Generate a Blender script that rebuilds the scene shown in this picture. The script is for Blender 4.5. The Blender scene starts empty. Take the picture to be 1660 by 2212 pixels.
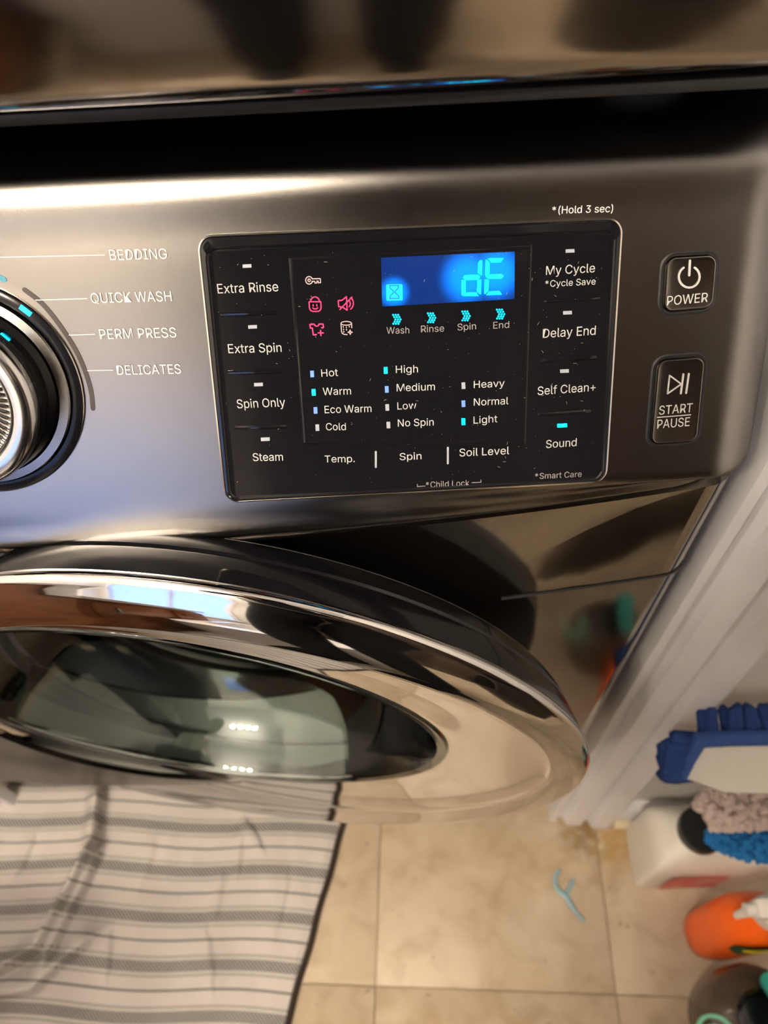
import bpy, bmesh, math, random
from mathutils import Vector, Matrix
random.seed(7)
C = bpy.context.scene.collection
PI = math.pi
R_ = math.radians

# ------------------------------------------------------------------ camera
FPX, CX, CY = 1600.0, 830.0, 1106.0
PITCH, ROLL = R_(54.0), R_(2.9)
CAM = Vector((0, 0, 1.124))
FWD = Vector((0, math.cos(PITCH), -math.sin(PITCH)))
_r0 = Vector((1, 0, 0)); _u0 = _r0.cross(FWD)
RGT = math.cos(ROLL) * _r0 - math.sin(ROLL) * _u0
UPV = math.sin(ROLL) * _r0 + math.cos(ROLL) * _u0
cd = bpy.data.cameras.new('camera')
cam = bpy.data.objects.new('camera', cd); C.objects.link(cam)
cam.matrix_world = Matrix(((RGT.x, UPV.x, -FWD.x, CAM.x), (RGT.y, UPV.y, -FWD.y, CAM.y),
                           (RGT.z, UPV.z, -FWD.z, CAM.z), (0, 0, 0, 1)))
cd.sensor_fit = 'HORIZONTAL'; cd.sensor_width = 36.0; cd.lens = FPX / 1660 * 36
cd.clip_start = 0.01
cd.dof.use_dof = True; cd.dof.focus_distance = 0.352; cd.dof.aperture_fstop = 10.5
bpy.context.scene.camera = cam

# ------------------------------------------------------------------ world, exposure, lamp powers
W = bpy.data.worlds.new('world'); bpy.context.scene.world = W; W.use_nodes = True
W.node_tree.nodes['Background'].inputs[0].default_value = (0.60, 0.66, 0.85, 1)
W.node_tree.nodes['Background'].inputs[1].default_value = 0.25
vs = bpy.context.scene.view_settings
vs.view_transform = 'Standard'; vs.look = 'None'; vs.gamma = 1.0; vs.exposure = 1.15
vs.use_curve_mapping = False
WINDOW_EMIT = 1.6
BULB_EMIT = 345.0

# ------------------------------------------------------------------ helpers
def ray(px, py):
    return FWD + RGT * ((px - CX) / FPX) - UPV * ((py - CY) / FPX)
def on_plane(px, py, n, d):
    r = ray(px, py); n = Vector(n)
    return CAM + r * ((d - n.dot(CAM)) / n.dot(r))
def mk(name, verts, faces, mat, parent=None, smooth=True, sharp=35, kind=None, label=None):
    me = bpy.data.meshes.new(name)
    me.from_pydata([tuple(v) for v in verts], [], faces)
    bm = bmesh.new(); bm.from_mesh(me)
    bmesh.ops.recalc_face_normals(bm, faces=bm.faces); bm.to_mesh(me); bm.free()
    if smooth:
        for p in me.polygons: p.use_smooth = True
        me.set_sharp_from_angle(angle=R_(sharp))
    if mat: me.materials.append(mat)
    return link(name, me, parent, kind, label)
def link(name, me, parent=None, kind=None, label=None):
    o = bpy.data.objects.new(name, me); C.objects.link(o)
    if parent:
        o.parent = parent
        if parent.type == 'EMPTY': o.matrix_parent_inverse = Matrix.Translation(-parent.location)
    if kind: o['kind'] = kind
    if label: o['label'] = label
    return o
def empty(name, loc, label=None, cat=None, group=None, kind=None):
    o = bpy.data.objects.new(name, None); C.objects.link(o); o.location = loc
    o.empty_display_size = 0.05
    return tag(o, label, cat, group, kind)
def tag(o, label=None, cat=None, group=None, kind=None):
    if label: o['label'] = label
    if cat: o['category'] = cat
    if group: o['group'] = group
    if kind: o['kind'] = kind
    return o
class MB:
    def __init__(s): s.v = []; s.f = []
    def add(s, v, f):
        b = len(s.v); s.v += [Vector(q) for q in v]; s.f += [[b + i for i in q] for q in f]; return s
    def box(s, a, b, M=None, bev=0.0):
        x0, y0, z0 = a; x1, y1, z1 = b
        if bev:
            bm = bmesh.new(); bmesh.ops.create_cube(bm, size=1)
            for v in bm.verts:
                v.co = Vector(((x0 + x1) / 2 + v.co.x * (x1 - x0), (y0 + y1) / 2 + v.co.y * (y1 - y0), (z0 + z1) / 2 + v.co.z * (z1 - z0)))
            bmesh.ops.bevel(bm, geom=bm.edges[:], offset=bev, segments=2, affect='EDGES', profile=0.5)
            bm.verts.index_update()
            v = [q.co.copy() for q in bm.verts]; f = [[q.index for q in p.verts] for p in bm.faces]; bm.free()
        else:
            v = [Vector(q) for q in ((x0, y0, z0), (x1, y0, z0), (x1, y1, z0), (x0, y1, z0), (x0, y0, z1), (x1, y0, z1), (x1, y1, z1), (x0, y1, z1))]
            f = [(0, 3, 2, 1), (4, 5, 6, 7), (0, 1, 5, 4), (1, 2, 6, 5), (2, 3, 7, 6), (3, 0, 4, 7)]
        if M: v = [M @ q for q in v]
        return s.add(v, f)
    def loops(s, L, cap0=True, cap1=True, closed=True):
        n = len(L[0]); v = [q for l in L for q in l]; f = []
        for i in range(len(L) - 1):
            for j in range(n if closed else n - 1):
                k = (j + 1) % n
                f.append((i * n + j, i * n + k, (i + 1) * n + k, (i + 1) * n + j))
        if cap0: f.append(tuple(range(n))[::-1])
        if cap1: f.append(tuple((len(L) - 1) * n + j for j in range(n)))
        return s.add(v, f)
    def tube(s, pts, r, n=10, cap=True):
        pts = [Vector(p) for p in pts]; L = []; up = None
        for i, p in enumerate(pts):
            t = (pts[min(i + 1, len(pts) - 1)] - pts[max(i - 1, 0)]).normalized()
            if up is None: up = t.orthogonal().normalized()
            up = (up - t * up.dot(t)).normalized(); q = t.cross(up)
            rr = r[i] if isinstance(r, (list, tuple)) else r
            L.append([p + (up * math.cos(a) + q * math.sin(a)) * rr for a in [2 * PI * k / n for k in range(n)]])
        return s.loops(L, cap, cap)
    def lathe(s, prof, o, ax, n=32, cap0=False, cap1=False):
        ax = Vector(ax).normalized(); o = Vector(o); a = ax.orthogonal().normalized(); b = ax.cross(a)
        return s.loops([[o + ax * h + (a * math.cos(2 * PI * k / n) + b * math.sin(2 * PI * k / n)) * r for k in range(n)] for r, h in prof], cap0, cap1)
    def build(s, name, mat, parent=None, **k): return mk(name, s.v, s.f, mat, parent, **k)

def mat(name, col, rough=0.5, metal=0.0, emit=None, es=1.0, bump=None, noise=None, trans=0.0, ior=1.45, coat=0.0, spec=0.5):
    m = bpy.data.materials.new(name); m.use_nodes = True
    nt = m.node_tree; b = nt.nodes['Principled BSDF']
    b.inputs['Base Color'].default_value = (*col, 1); b.inputs['Roughness'].default_value = rough
    b.inputs['Metallic'].default_value = metal; b.inputs['IOR'].default_value = ior
    b.inputs['Transmission Weight'].default_value = trans; b.inputs['Coat Weight'].default_value = coat
    b.inputs['Specular IOR Level'].default_value = spec
    if emit: b.inputs['Emission Color'].default_value = (*emit, 1); b.inputs['Emission Strength'].default_value = es
    if noise or bump:
        tc = nt.nodes.new('ShaderNodeTexCoord')
    if noise:   # (scale, colour2, low, high)
        n = nt.nodes.new('ShaderNodeTexNoise'); n.inputs['Scale'].default_value = noise[0]; n.inputs['Detail'].default_value = 6
        r = nt.nodes.new('ShaderNodeValToRGB'); r.color_ramp.elements[0].position = noise[2]; r.color_ramp.elements[1].position = noise[3]
        r.color_ramp.elements[0].color = (*col, 1); r.color_ramp.elements[1].color = (*noise[1], 1)
        nt.links.new(tc.outputs['Object'], n.inputs['Vector']); nt.links.new(n.outputs['Fac'], r.inputs['Fac']); nt.links.new(r.outputs['Color'], b.inputs['Base Color'])
    if bump:    # (scale, strength, distance)
        n = nt.nodes.new('ShaderNodeTexNoise'); n.inputs['Scale'].default_value = bump[0]; n.inputs['Detail'].default_value = 3
        u = nt.nodes.new('ShaderNodeBump'); u.inputs['Strength'].default_value = bump[1]; u.inputs['Distance'].default_value = bump[2]
        nt.links.new(tc.outputs['Object'], n.inputs['Vector']); nt.links.new(n.outputs['Fac'], u.inputs['Height']); nt.links.new(u.outputs['Normal'], b.inputs['Normal'])
    return m

M = dict(
    bodym=mat('glossy_graphite_metal', (0.23, 0.215, 0.20), 0.10, 1.0, bump=(9, 0.02, 0.002)),
    dryerm=mat('glossy_dryer_metal', (0.43, 0.40, 0.375), 0.10, 1.0, bump=(14, 0.03, 0.002)),
    chrome=mat('bright_chrome', (0.60, 0.59, 0.58), 0.045, 1.0),
    knobchrome=mat('brushed_chrome', (0.50, 0.50, 0.51), 0.16, 1.0),
    trimgold=mat('thin_chrome_trim', (0.62, 0.58, 0.52), 0.18, 1.0),
    blackgloss=mat('black_gloss_plastic', (0.006, 0.006, 0.008), 0.10, bump=(5, 0.01, 0.002)),
    darkband=mat('dark_gloss_band', (0.008, 0.008, 0.012), 0.14, spec=0.25),
    blackmatt=mat('black_matt_plastic', (0.010, 0.010, 0.011), 0.55),
    rubber=mat('grey_rubber_gasket', (0.22, 0.23, 0.22), 0.5),
    drum=mat('steel_drum', (0.62, 0.63, 0.62), 0.36, 1.0),
    ink=mat('white_print', (0.50, 0.50, 0.50), 0.55),
    inkdim=mat('grey_print', (0.27, 0.25, 0.25), 0.55),
    inkbrown=mat('dark_brown_print', (0.045, 0.036, 0.036), 0.45),
    inkteal=mat('teal_print', (0.05, 0.26, 0.36), 0.5),
    leddim=mat('led_faint_glow', (0.33, 0.35, 0.39), 0.4, emit=(0.62, 0.66, 0.80), es=0.06),  # a faint glow is added to the colour of these lamps and divider bars
    ledblue=mat('led_faint_blue', (0.10, 0.16, 0.45), 0.4, emit=(0.10, 0.22, 0.9), es=0.6),
    ledcyan=mat('led_lit_cyan', (0.0, 0.5, 0.7), 0.4, emit=(0.0, 0.62, 1.0), es=2.2),
    ledred=mat('icon_lit_red', (0.6, 0.02, 0.08), 0.4, emit=(1.0, 0.018, 0.085), es=1.15),
    ledpink=mat('icon_unlit_pink', (0.55, 0.42, 0.45), 0.5),
    seg=mat('lit_segment', (0.0, 0.5, 0.8), 0.4, emit=(0.0, 0.80, 1.0), es=1.5),
    white=mat('white_paint', (0.74, 0.74, 0.78), 0.42, noise=(14, (0.67, 0.67, 0.70), 0.35, 0.75)),
    wall=mat('pale_wall_paint', (0.68, 0.67, 0.66), 0.7, noise=(6, (0.62, 0.61, 0.60), 0.3, 0.7)),
    grout=mat('tile_joint', (0.26, 0.20, 0.14), 0.8),
    wood=mat('brown_cabinet_wood', (0.30, 0.115, 0.045), 0.35, noise=(9, (0.20, 0.07, 0.03), 0.35, 0.7)),
    jug=mat('white_jug_plastic', (0.74, 0.72, 0.67), 0.38),
    cap=mat('black_cap_plastic', (0.012, 0.013, 0.012), 0.45),
    redlabel=mat('red_label_print', (0.62, 0.18, 0.15), 0.5, noise=(30, (0.66, 0.42, 0.38), 0.45, 0.6)),
    orange=mat('orange_plastic', (1.0, 0.15, 0.010), 0.34),
    sprayer=mat('white_sprayer_plastic', (0.76, 0.74, 0.70), 0.4),
    darkgreen=mat('dark_green_print', (0.015, 0.07, 0.035), 0.5),
    yellow=mat('yellow_print', (0.85, 0.62, 0.02), 0.5),
    smoke=mat('smoked_brown_plastic', (0.105, 0.08, 0.06), 0.10, noise=(12, (0.075, 0.055, 0.042), 0.4, 0.6)),
    teal=mat('teal_plastic', (0.04, 0.46, 0.43), 0.32),
    mint=mat('mint_print', (0.22, 0.62, 0.42), 0.45),
    mopblue=mat('navy_blue_microfibre', (0.012, 0.038, 0.165), 0.9),
    mopband=mat('blue_binding', (0.03, 0.072, 0.26), 0.85),
    padwhite=mat('white_pad_fabric', (0.66, 0.64, 0.58), 0.8, bump=(60, 0.3, 0.002)),
    pinkch=mat('pinkish_grey_chenille', (0.60, 0.50, 0.47), 0.95),
    bluech=mat('bright_blue_chenille', (0.012, 0.16, 0.44), 0.9),
    pick=mat('light_blue_plastic', (0.22, 0.42, 0.52), 0.4),
    cloth=mat('black_trousers', (0.008, 0.009, 0.012), 0.9),
    shirt=mat('dark_shirt', (0.012, 0.013, 0.018), 0.9),
    skin=mat('skin', (0.52, 0.30, 0.21), 0.5),
    hair=mat('dark_hair', (0.02, 0.013, 0.01), 0.6),
    phone=mat('black_phone', (0.01, 0.01, 0.012), 0.15),
    ceramic=mat('white_enamel', (0.75, 0.75, 0.76), 0.12),
    bin=mat('dark_bin_plastic', (0.035, 0.03, 0.026), 0.4),
    bulb=mat('lit_bulb', (1, 1, 1), 0.5, emit=(1.0, 0.83, 0.62), es=BULB_EMIT),
    daylight=mat('daylit_window_glass', (0.0, 0.0, 0.0), 0.5, emit=(0.25, 0.45, 1.0), es=WINDOW_EMIT),
    slat=mat('white_blind_slat', (0.72, 0.74, 0.80), 0.5),
    binding=mat('dark_brown_binding', (0.028, 0.018, 0.014), 0.9),
)
def glass_mat():
    m = bpy.data.materials.new('door_bowl_glass'); m.use_nodes = True; nt = m.node_tree; nt.nodes.remove(nt.nodes['Principled BSDF'])
    t = nt.nodes.new('ShaderNodeBsdfTransparent'); t.inputs[0].default_value = (.80, .85, .83, 1)
    g = nt.nodes.new('ShaderNodeBsdfAnisotropic'); g.inputs['Roughness'].default_value = .03; g.inputs['Color'].default_value = (.9, .93, .92, 1)
    f = nt.nodes.new('ShaderNodeFresnel'); f.inputs[0].default_value = 1.55; x = nt.nodes.new('ShaderNodeMixShader')
    nt.links.new(f.outputs[0], x.inputs[0]); nt.links.new(t.outputs[0], x.inputs[1]); nt.links.new(g.outputs[0], x.inputs[2]); nt.links.new(x.outputs[0], nt.nodes['Material Output'].inputs['Surface'])
    return m
M['glass'] = glass_mat()
def satin(name, col, rough):
    m = mat(name, col, rough, 1.0); nt = m.node_tree
    g = nt.nodes.new('ShaderNodeBsdfAnisotropic'); g.distribution = 'BECKMANN'; g.inputs['Color'].default_value = (*col, 1); g.inputs['Roughness'].default_value = rough
    tc = nt.nodes.new('ShaderNodeTexCoord'); n = nt.nodes.new('ShaderNodeTexNoise'); n.inputs['Scale'].default_value = 2600; n.inputs['Detail'].default_value = 2
    u = nt.nodes.new('ShaderNodeBump'); u.inputs['Strength'].default_value = .10; u.inputs['Distance'].default_value = .0002
    nt.links.new(tc.outputs['Object'], n.inputs['Vector']); nt.links.new(n.outputs['Fac'], u.inputs['Height']); nt.links.new(u.outputs['Normal'], g.inputs['Normal'])
    nt.links.new(g.outputs[0], nt.nodes['Material Output'].inputs['Surface']); nt.nodes.remove(nt.nodes['Principled BSDF'])
    return m
M['satin'] = satin('satin_silver_lacquer', (0.245, 0.237, 0.232), 0.30)
M['shellgrey'] = mat('dark_grey_plastic', (0.055, 0.055, 0.055), .38)
M['inkf'] = mat('pale_grey_print', (0.80, 0.79, 0.78), .6)

def tile_mat():
    m = mat('beige_vinyl_tile', (0.52, 0.41, 0.30), 0.42); nt = m.node_tree; b = nt.nodes['Principled BSDF']
    tc = nt.nodes.new('ShaderNodeTexCoord'); oi = nt.nodes.new('ShaderNodeObjectInfo')
    ad = nt.nodes.new('ShaderNodeVectorMath'); ad.operation = 'ADD'
    cmb = nt.nodes.new('ShaderNodeMath'); cmb.operation = 'MULTIPLY'; cmb.inputs[1].default_value = 20
    nt.links.new(oi.outputs['Random'], cmb.inputs[0]); nt.links.new(tc.outputs['Object'], ad.inputs[0]); nt.links.new(cmb.outputs[0], ad.inputs[1])
    n1 = nt.nodes.new('ShaderNodeTexNoise'); n1.inputs['Scale'].default_value = 22; n1.inputs['Detail'].default_value = 7; n1.inputs['Distortion'].default_value = 0.6
    nt.links.new(ad.outputs[0], n1.inputs['Vector'])
    r = nt.nodes.new('ShaderNodeValToRGB'); cr = r.color_ramp
    cr.elements[0].position = 0.30; cr.elements[0].color = (0.40, 0.305, 0.205, 1)
    cr.elements[1].position = 0.72; cr.elements[1].color = (0.55, 0.465, 0.35, 1)
    e = cr.elements.new(0.5); e.color = (0.475, 0.385, 0.28, 1)
    nt.links.new(n1.outputs['Fac'], r.inputs['Fac'])
    # sparse dirt specks
    n2 = nt.nodes.new('ShaderNodeTexNoise'); n2.inputs['Scale'].default_value = 75; n2.inputs['Detail'].default_value = 2
    nt.links.new(ad.outputs[0], n2.inputs['Vector'])
    r2 = nt.nodes.new('ShaderNodeValToRGB'); r2.color_ramp.elements[0].position = 0.235; r2.color_ramp.elements[0].color = (0.45, 0.40, 0.36, 1)
    r2.color_ramp.elements[1].position = 0.275; r2.color_ramp.elements[1].color = (1, 1, 1, 1)
    nt.links.new(n2.outputs['Fac'], r2.inputs['Fac'])
    mx = nt.nodes.new('ShaderNodeMixRGB'); mx.blend_type = 'MULTIPLY'; mx.inputs[0].default_value = 1
    nt.links.new(r.outputs['Color'], mx.inputs[1]); nt.links.new(r2.outputs['Color'], mx.inputs[2]); # old brown stain on the floor at the foot of the door casing
    geo = nt.nodes.new('ShaderNodeNewGeometry'); prev = mx.outputs[0]
    for c, rad, col in (((.262, .240, 0), .050, (.23, .15, .07, 1)), ((.305, .222, 0), .045, (.40, .26, .10, 1))):
        d = nt.nodes.new('ShaderNodeVectorMath'); d.operation = 'DISTANCE'; d.inputs[1].default_value = c; nt.links.new(geo.outputs['Position'], d.inputs[0])
        k = nt.nodes.new('ShaderNodeMapRange'); k.inputs['From Min'].default_value = rad; k.inputs['From Max'].default_value = 0; nt.links.new(d.outputs['Value'], k.inputs['Value'])
        n3 = nt.nodes.new('ShaderNodeTexNoise'); n3.inputs['Scale'].default_value = 70; n3.inputs['Detail'].default_value = 5; nt.links.new(geo.outputs['Position'], n3.inputs['Vector'])
        a1 = nt.nodes.new('ShaderNodeMath'); a1.operation = 'MULTIPLY_ADD'; a1.inputs[1].default_value = 2.2; a1.inputs[2].default_value = -.62; nt.links.new(n3.outputs['Fac'], a1.inputs[0])
        a2 = nt.nodes.new('ShaderNodeMath'); a2.operation = 'MULTIPLY'; a2.use_clamp = True; nt.links.new(a1.outputs[0], a2.inputs[0]); nt.links.new(k.outputs[0], a2.inputs[1])
        a3 = nt.nodes.new('ShaderNodeMath'); a3.operation = 'MULTIPLY'; a3.use_clamp = True; a3.inputs[1].default_value = 2.0; nt.links.new(a2.outputs[0], a3.inputs[0])
        m2 = nt.nodes.new('ShaderNodeMixRGB'); m2.inputs[2].default_value = col; nt.links.new(a3.outputs[0], m2.inputs[0]); nt.links.new(prev, m2.inputs[1]); prev = m2.outputs[0]
    nt.links.new(prev, b.inputs['Base Color'])
    return m
M['tile'] = tile_mat()

# ------------------------------------------------------------------ the room (turned 4.2 degrees from the machines)
TH = R_(4.2)
EX = Vector((math.cos(TH), -math.sin(TH), 0)); EY = Vector((math.sin(TH), math.cos(TH), 0))
O = Vector((-0.0415, 0.0674, 0))
def rm(a, b, z=0): return O + EX * a + EY * b + Vector((0, 0, z))
RMAT = Matrix.Translation(O) @ Matrix.Rotation(-TH, 4, 'Z')
def rbox(name, a, b, m, parent=None, kind='structure', bev=0.0):
    k = None if parent else kind
    return MB().box(a, b, RMAT, bev).build(name, m, parent, kind=k, sharp=30)

floor = rbox('floor', (-1.75, -2.25, -0.05), (1.25, 1.05, -0.0025), M['grout'])
T = 0.3045
tile_me = None
for i in range(-6, 4):
    for j in range(-8, 4):
        if tile_me is None:
            g = 0.0006
            t = MB().box((g, g, -0.0025), (T - g, T - g, 0.0), None, 0.0004).build('tile', M['tile'], floor); tile_me = t.data
        else:
            t = link('tile', tile_me, floor)
        t.location = rm(i * T, j * T); t.rotation_euler = (0, 0, -TH)

WY = 0.222      # wall face the viewer looks at, in room depth
rbox('wall_front', (0.262, WY, 0), (1.25, WY + 0.10, 2.4), M['wall'])
rbox('wall_right', (1.15, -2.25, 0), (1.25, WY, 2.4), M['wall'])
rbox('wall_front_left', (-1.75, WY, 0), (-0.56, WY + 0.10, 2.4), M['wall'])
rbox('wall_left', (-1.75, -2.25, 0), (-1.65, WY, 2.4), M['wall'])
rbox('wall_back_alcove', (-0.62, 1.0, 0), (0.34, 1.05, 2.4), M['wall'])
rbox('wall_right_alcove', (0.262, WY + 0.10, 0), (0.34, 1.0, 2.4), M['wall'])
rbox('wall_left_alcove', (-0.62, WY + 0.10, 0), (-0.56, 1.0, 2.4), M['wall'])
rbox('ceiling', (-1.75, -2.25, 2.4), (1.25, 1.05, 2.45), M['white'])
# rear wall with the window opening
wx0, wx1, wz0, wz1 = -1.55, -0.45, 0.62, 1.42
yb0, yb1 = -2.25, -2.15
wb = MB()
for a, b in (((-1.65, yb0, 0), (wx0, yb1, 2.4)), ((wx1, yb0, 0), (1.15, yb1, 2.4)), ((wx0, yb0, 0), (wx1, yb1, wz0)), ((wx0, yb0, wz1), (wx1, yb1, 2.4))):
    wb.box(a, b, RMAT)
wb.build('wall_rear', M['wall'], kind='structure')
win = MB().box((wx0, yb0 + 0.01, wz0), (wx1, yb0 + 0.02, wz1), RMAT).build('window_1', M['daylight'], kind='structure')
fr = MB()
for a, b in (((wx0 - .05, yb1, wz0 - .05), (wx0, yb1 + .02, wz1 + .05)), ((wx1, yb1, wz0 - .05), (wx1 + .05, yb1 + .02, wz1 + .05)),
             ((wx0, yb1, wz1), (wx1, yb1 + .02, wz1 + .05)), ((wx0 - .07, yb1, wz0 - .05), (wx1 + .07, yb1 + .04, wz0)), ((-.98, yb0 + .02, wz0), (-.94, yb0 + .05, wz1))):
    fr.box(a, b, RMAT, 0.003)
fr.build('window_frame', M['white'], win)
z = wz0 + 0.02
blind = empty('window_blind', rm((wx0 + wx1) / 2, yb1 - .01, wz0), 'white horizontal slatted blind hanging in the window', 'blind')
sl0 = None
while z < wz1 - 0.03:
    if sl0 is None:
        s = MB().box((wx0 + .01 - 0.0, -0.011, -0.0006), (wx1 - .01, 0.011, 0.0006), Matrix.Rotation(0, 4, 'X')).build('slat', M['slat'], blind); sl0 = s.data
        s.matrix_parent_inverse = Matrix.Translation(-blind.location)
    else:
        s = link('slat', sl0, blind)
    s.location = rm(0, yb1 - .03, z); s.rotation_euler = (R_(-22), 0, -TH)
    z += 0.033
MB().box((wx0 + .005, yb1 - .045, wz1 - .035), (wx1 - .005, yb1 - .012, wz1 - .002), RMAT, .003).build('head_rail', M['slat'], blind)

# unseen dark door, added to darken what the fascia's right side reflects
dd = MB().box((-.26, yb1, .001), (.90, yb1 + .035, 2.05), RMAT, .004).build('added_dark_door', mat('added_dark_brown', (.035, .022, .015), .45), kind='structure')
for a, b in ((-.20, .28), (.36, .84)):
    for z0, z1 in ((.15, .90), (1.02, 1.92)):
        MB().box((a, yb1 + .035, z0), (b, yb1 + .045, z1), RMAT, .008).build('added_door_panel', dd.data.materials[0], dd)
MB().lathe([(.012, 0), (.012, .03), (.026, .045), (.028, .06), (.018, .072), (0, .074)], rm(.31, yb1 + .035, 1.0), EY, 24).build('added_door_handle', M['knobchrome'], dd)
# door casing beside the washer: a moulded strip on the wall plus the jamb that runs back into the alcove
cas = [(0.240, WY + 0.0), (0.240, WY - 0.010), (0.242, WY - 0.015), (0.249, WY - 0.016), (0.252, WY - 0.010), (0.259, WY - 0.009), (0.263, WY - 0.018), (0.267, WY - 0.020),
       (0.284, WY - 0.021), (0.287, WY - 0.014), (0.295, WY - 0.013), (0.299, WY - 0.022), (0.304, WY - 0.024), (0.320, WY - 0.025), (0.326, WY - 0.021), (0.329, WY - 0.010), (0.329, WY)]
L = [[rm(a, b, z) for a, b in cas] for z in (0.0005, 2.05)]
MB().loops(L).build('trim_1', M['white'], kind='structure', sharp=25)
rbox('trim_2', (0.240, WY, 0), (0.262, 0.62, 2.05), M['white'])
bs = [(WY - 0.014, 0.001), (WY - 0.014, 0.045), (WY - 0.011, 0.055), (WY - 0.005, 0.062), (WY, 0.063), (WY, 0.001)]
MB().loops([[rm(a, y, z) for y, z in bs] for a in (0.3295, 1.15)]).build('baseboard_front', M['white'], kind='structure', sharp=25)
qr = [(WY - 0.0145, 0.001), (WY - 0.025, 0.001), (WY - 0.024, 0.008), (WY - 0.020, 0.012), (WY - 0.0145, 0.013)]
MB().loops([[rm(a, y, z) for y, z in qr] for a in (0.3295, 1.15)]).build('trim_3', mat('yellowed_shoe_moulding', (0.62, 0.54, 0.38), 0.5), kind='structure', sharp=25)
L = [[rm(-0.30 - a, b, z) for a, b in cas] for z in (0.0005, 2.05)]
MB().loops(L).build('trim_4', M['white'], kind='structure', sharp=25)
bl = [(-0.627, z) for z in (0,)]
rbox('baseboard_left', (-1.65, WY - 0.014, 0.001), (-0.63, WY, 0.08), M['white'], bev=0.003)

# ------------------------------------------------------------------ washing machine
washer = empty('washing_machine', (-0.14, 0.24, 0), 'graphite front loading washer with lit display and its round chrome door ajar', 'washing machine')
XC, XL, XR = -0.14, -0.477, 0.197
def bow(x): return 0.221 + 0.215 * (x - XC) ** 2
def arc_xy(xr, r, n=7):    # right front corner of the plan outline, then the side
    out = []
    y0 = bow(xr - r)
    for k in range(n + 1):
        a = PI / 2 * k / n
        out.append((xr - r + r * math.sin(a), y0 + r * (1 - math.cos(a))))
    return out
def tilt_in(x, z):      # the strip under the fascia leans back a little, fading out towards the corners
    return .028 * max(0, (z - .69) / .1085) ** 1.4 * max(0, 1 - (abs(x - XC) / .317) ** 4)
plan = []
cr_ = arc_xy(XR, 0.020)
for k in range(41):
    x = XC + (XR - 0.020 - XC) * k / 40; plan.append((x, bow(x)))
half = plan + cr_[1:] + [(XR, 0.86)]
full = [(2 * XC - x, y) for x, y in half[::-1]] + half[1:]
# hole in the body front
HC, HR = (-0.150, 0.580), 0.198
nA = 96
MBb = MB()
def rect_pt(a, x0, x1, z0, z1):
    dx, dz = math.cos(a), math.sin(a); cx, cz = HC
    t = min(((x1 - cx) / dx if dx > 1e-9 else (x0 - cx) / dx if dx < -1e-9 else 9e9), ((z1 - cz) / dz if dz > 1e-9 else (z0 - cz) / dz if dz < -1e-9 else 9e9))
    return cx + dx * t, cz + dz * t
bx0, bx1, bz0, bz1 = 2 * XC - (XR - .02), XR - .02, 0.374, 0.7985
angs = sorted(set([2 * PI * k / nA for k in range(nA)] + [math.atan2(z - HC[1], x - HC[0]) % (2 * PI) for x in (bx0, bx1) for z in (bz0, bz1)]))
L = []
for t in [0, .08, .2, .35, .5, .65, .8, .9, 1]:
    l = []
    for a in angs:
        ex, ez = rect_pt(a, bx0, bx1, bz0, bz1)
        hx, hz = HC[0] + HR * math.cos(a), HC[1] + HR * math.sin(a)
        x, z = hx + (ex - hx) * t, hz + (ez - hz) * t
        l.append(Vector((x, bow(x) + tilt_in(x, z), z)))
    L.append(l)
lip = [Vector((v.x, v.y + 0.004, v.z)) for v in L[0]]
lip = [Vector((HC[0] + (v.x - HC[0]) * .985, v.y, HC[1] + (v.z - HC[1]) * .985)) for v in lip]
MBb.loops([lip] + L, False, False)
side = cr_ + [(XR, 0.86)]
for sgn in (1, -1):
    l = [[Vector((x if sgn > 0 else 2 * XC - x, y, z)) for x, y in side] for z in (bz0, bz1)]
    MBb.loops(l, False, False, closed=False)
MBb.add([(XL, .86, bz0), (XR, .86, bz0), (XR, .86, bz1), (XL, .86, bz1)], [(0, 1, 2, 3)])
MBb.add([(x, y, bz1) for x, y in full], [tuple(range(len(full)))])
MBb.add([(x, y, bz0) for x, y in full], [tuple(range(len(full)))])
MBb.box((XL + .004, .43, .03), (XR - .004, .859, .376), None, .004)
MBb.box((XL + .001, .345, .79), (XR - .001, .859, .958), None, .004)
MBb.build('body', M['bodym'], washer, sharp=40)
# feet
for x in (XL + .06, XR - .06):
    for y in (.48, .80):
        MB().lathe([(0.0, 0.0005), (.022, 0.0005), (.022, .012), (.012, .016), (.012, .031), (0, .031)], (x, y, 0), (0, 0, 1), 20).build('foot', M['rubber'], washer)
# seam of the service strip under the control fascia
SEAMZ = 0.704
sm = MB()
for x0, x1 in ((0.0725, XR - .02),):
    xs = [x0 + (x1 - x0) * k / 20 for k in range(21)]
    pth = [Vector((x, bow(x) + tilt_in(x, SEAMZ) - .0002, SEAMZ)) for x in xs] + [Vector((x, y - .0002, SEAMZ)) for x, y in cr_[1:]]
    for q in (pth, [Vector((2 * XC - p.x, p.y, p.z)) for p in pth]):
        MB().tube(q, 0.0011, 6).build('seam', M['blackmatt'], washer)

# inner tub behind the door
tub = MB()
tub.lathe([(0.199, 0.0), (0.200, 0.03), (0.198, 0.045), (0.190, 0.06), (0.182, 0.07)], (HC[0], .228, HC[1]), (0, 1, 0), 64)
tub.build('gasket', M['rubber'], washer)
dr = MB()
dr.lathe([(0.182, 0.0), (0.196, 0.03), (0.197, 0.06), (0.197, 0.38), (0.0, 0.40)], (HC[0], .30, HC[1]), (0, 1, 0), 64)
drum = dr.build('drum', M['drum'], washer)
for k in range(3):
    a = R_(20 + 120 * k); p = Vector((HC[0] + math.cos(a) * .182, .35, HC[1] + math.sin(a) * .182))
    MB().tube([p, p + Vector((0, .12, 0)), p + Vector((0, .30, 0))], [.014, .024, .014], 10).build('paddle', M['drum'], drum)

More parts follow.
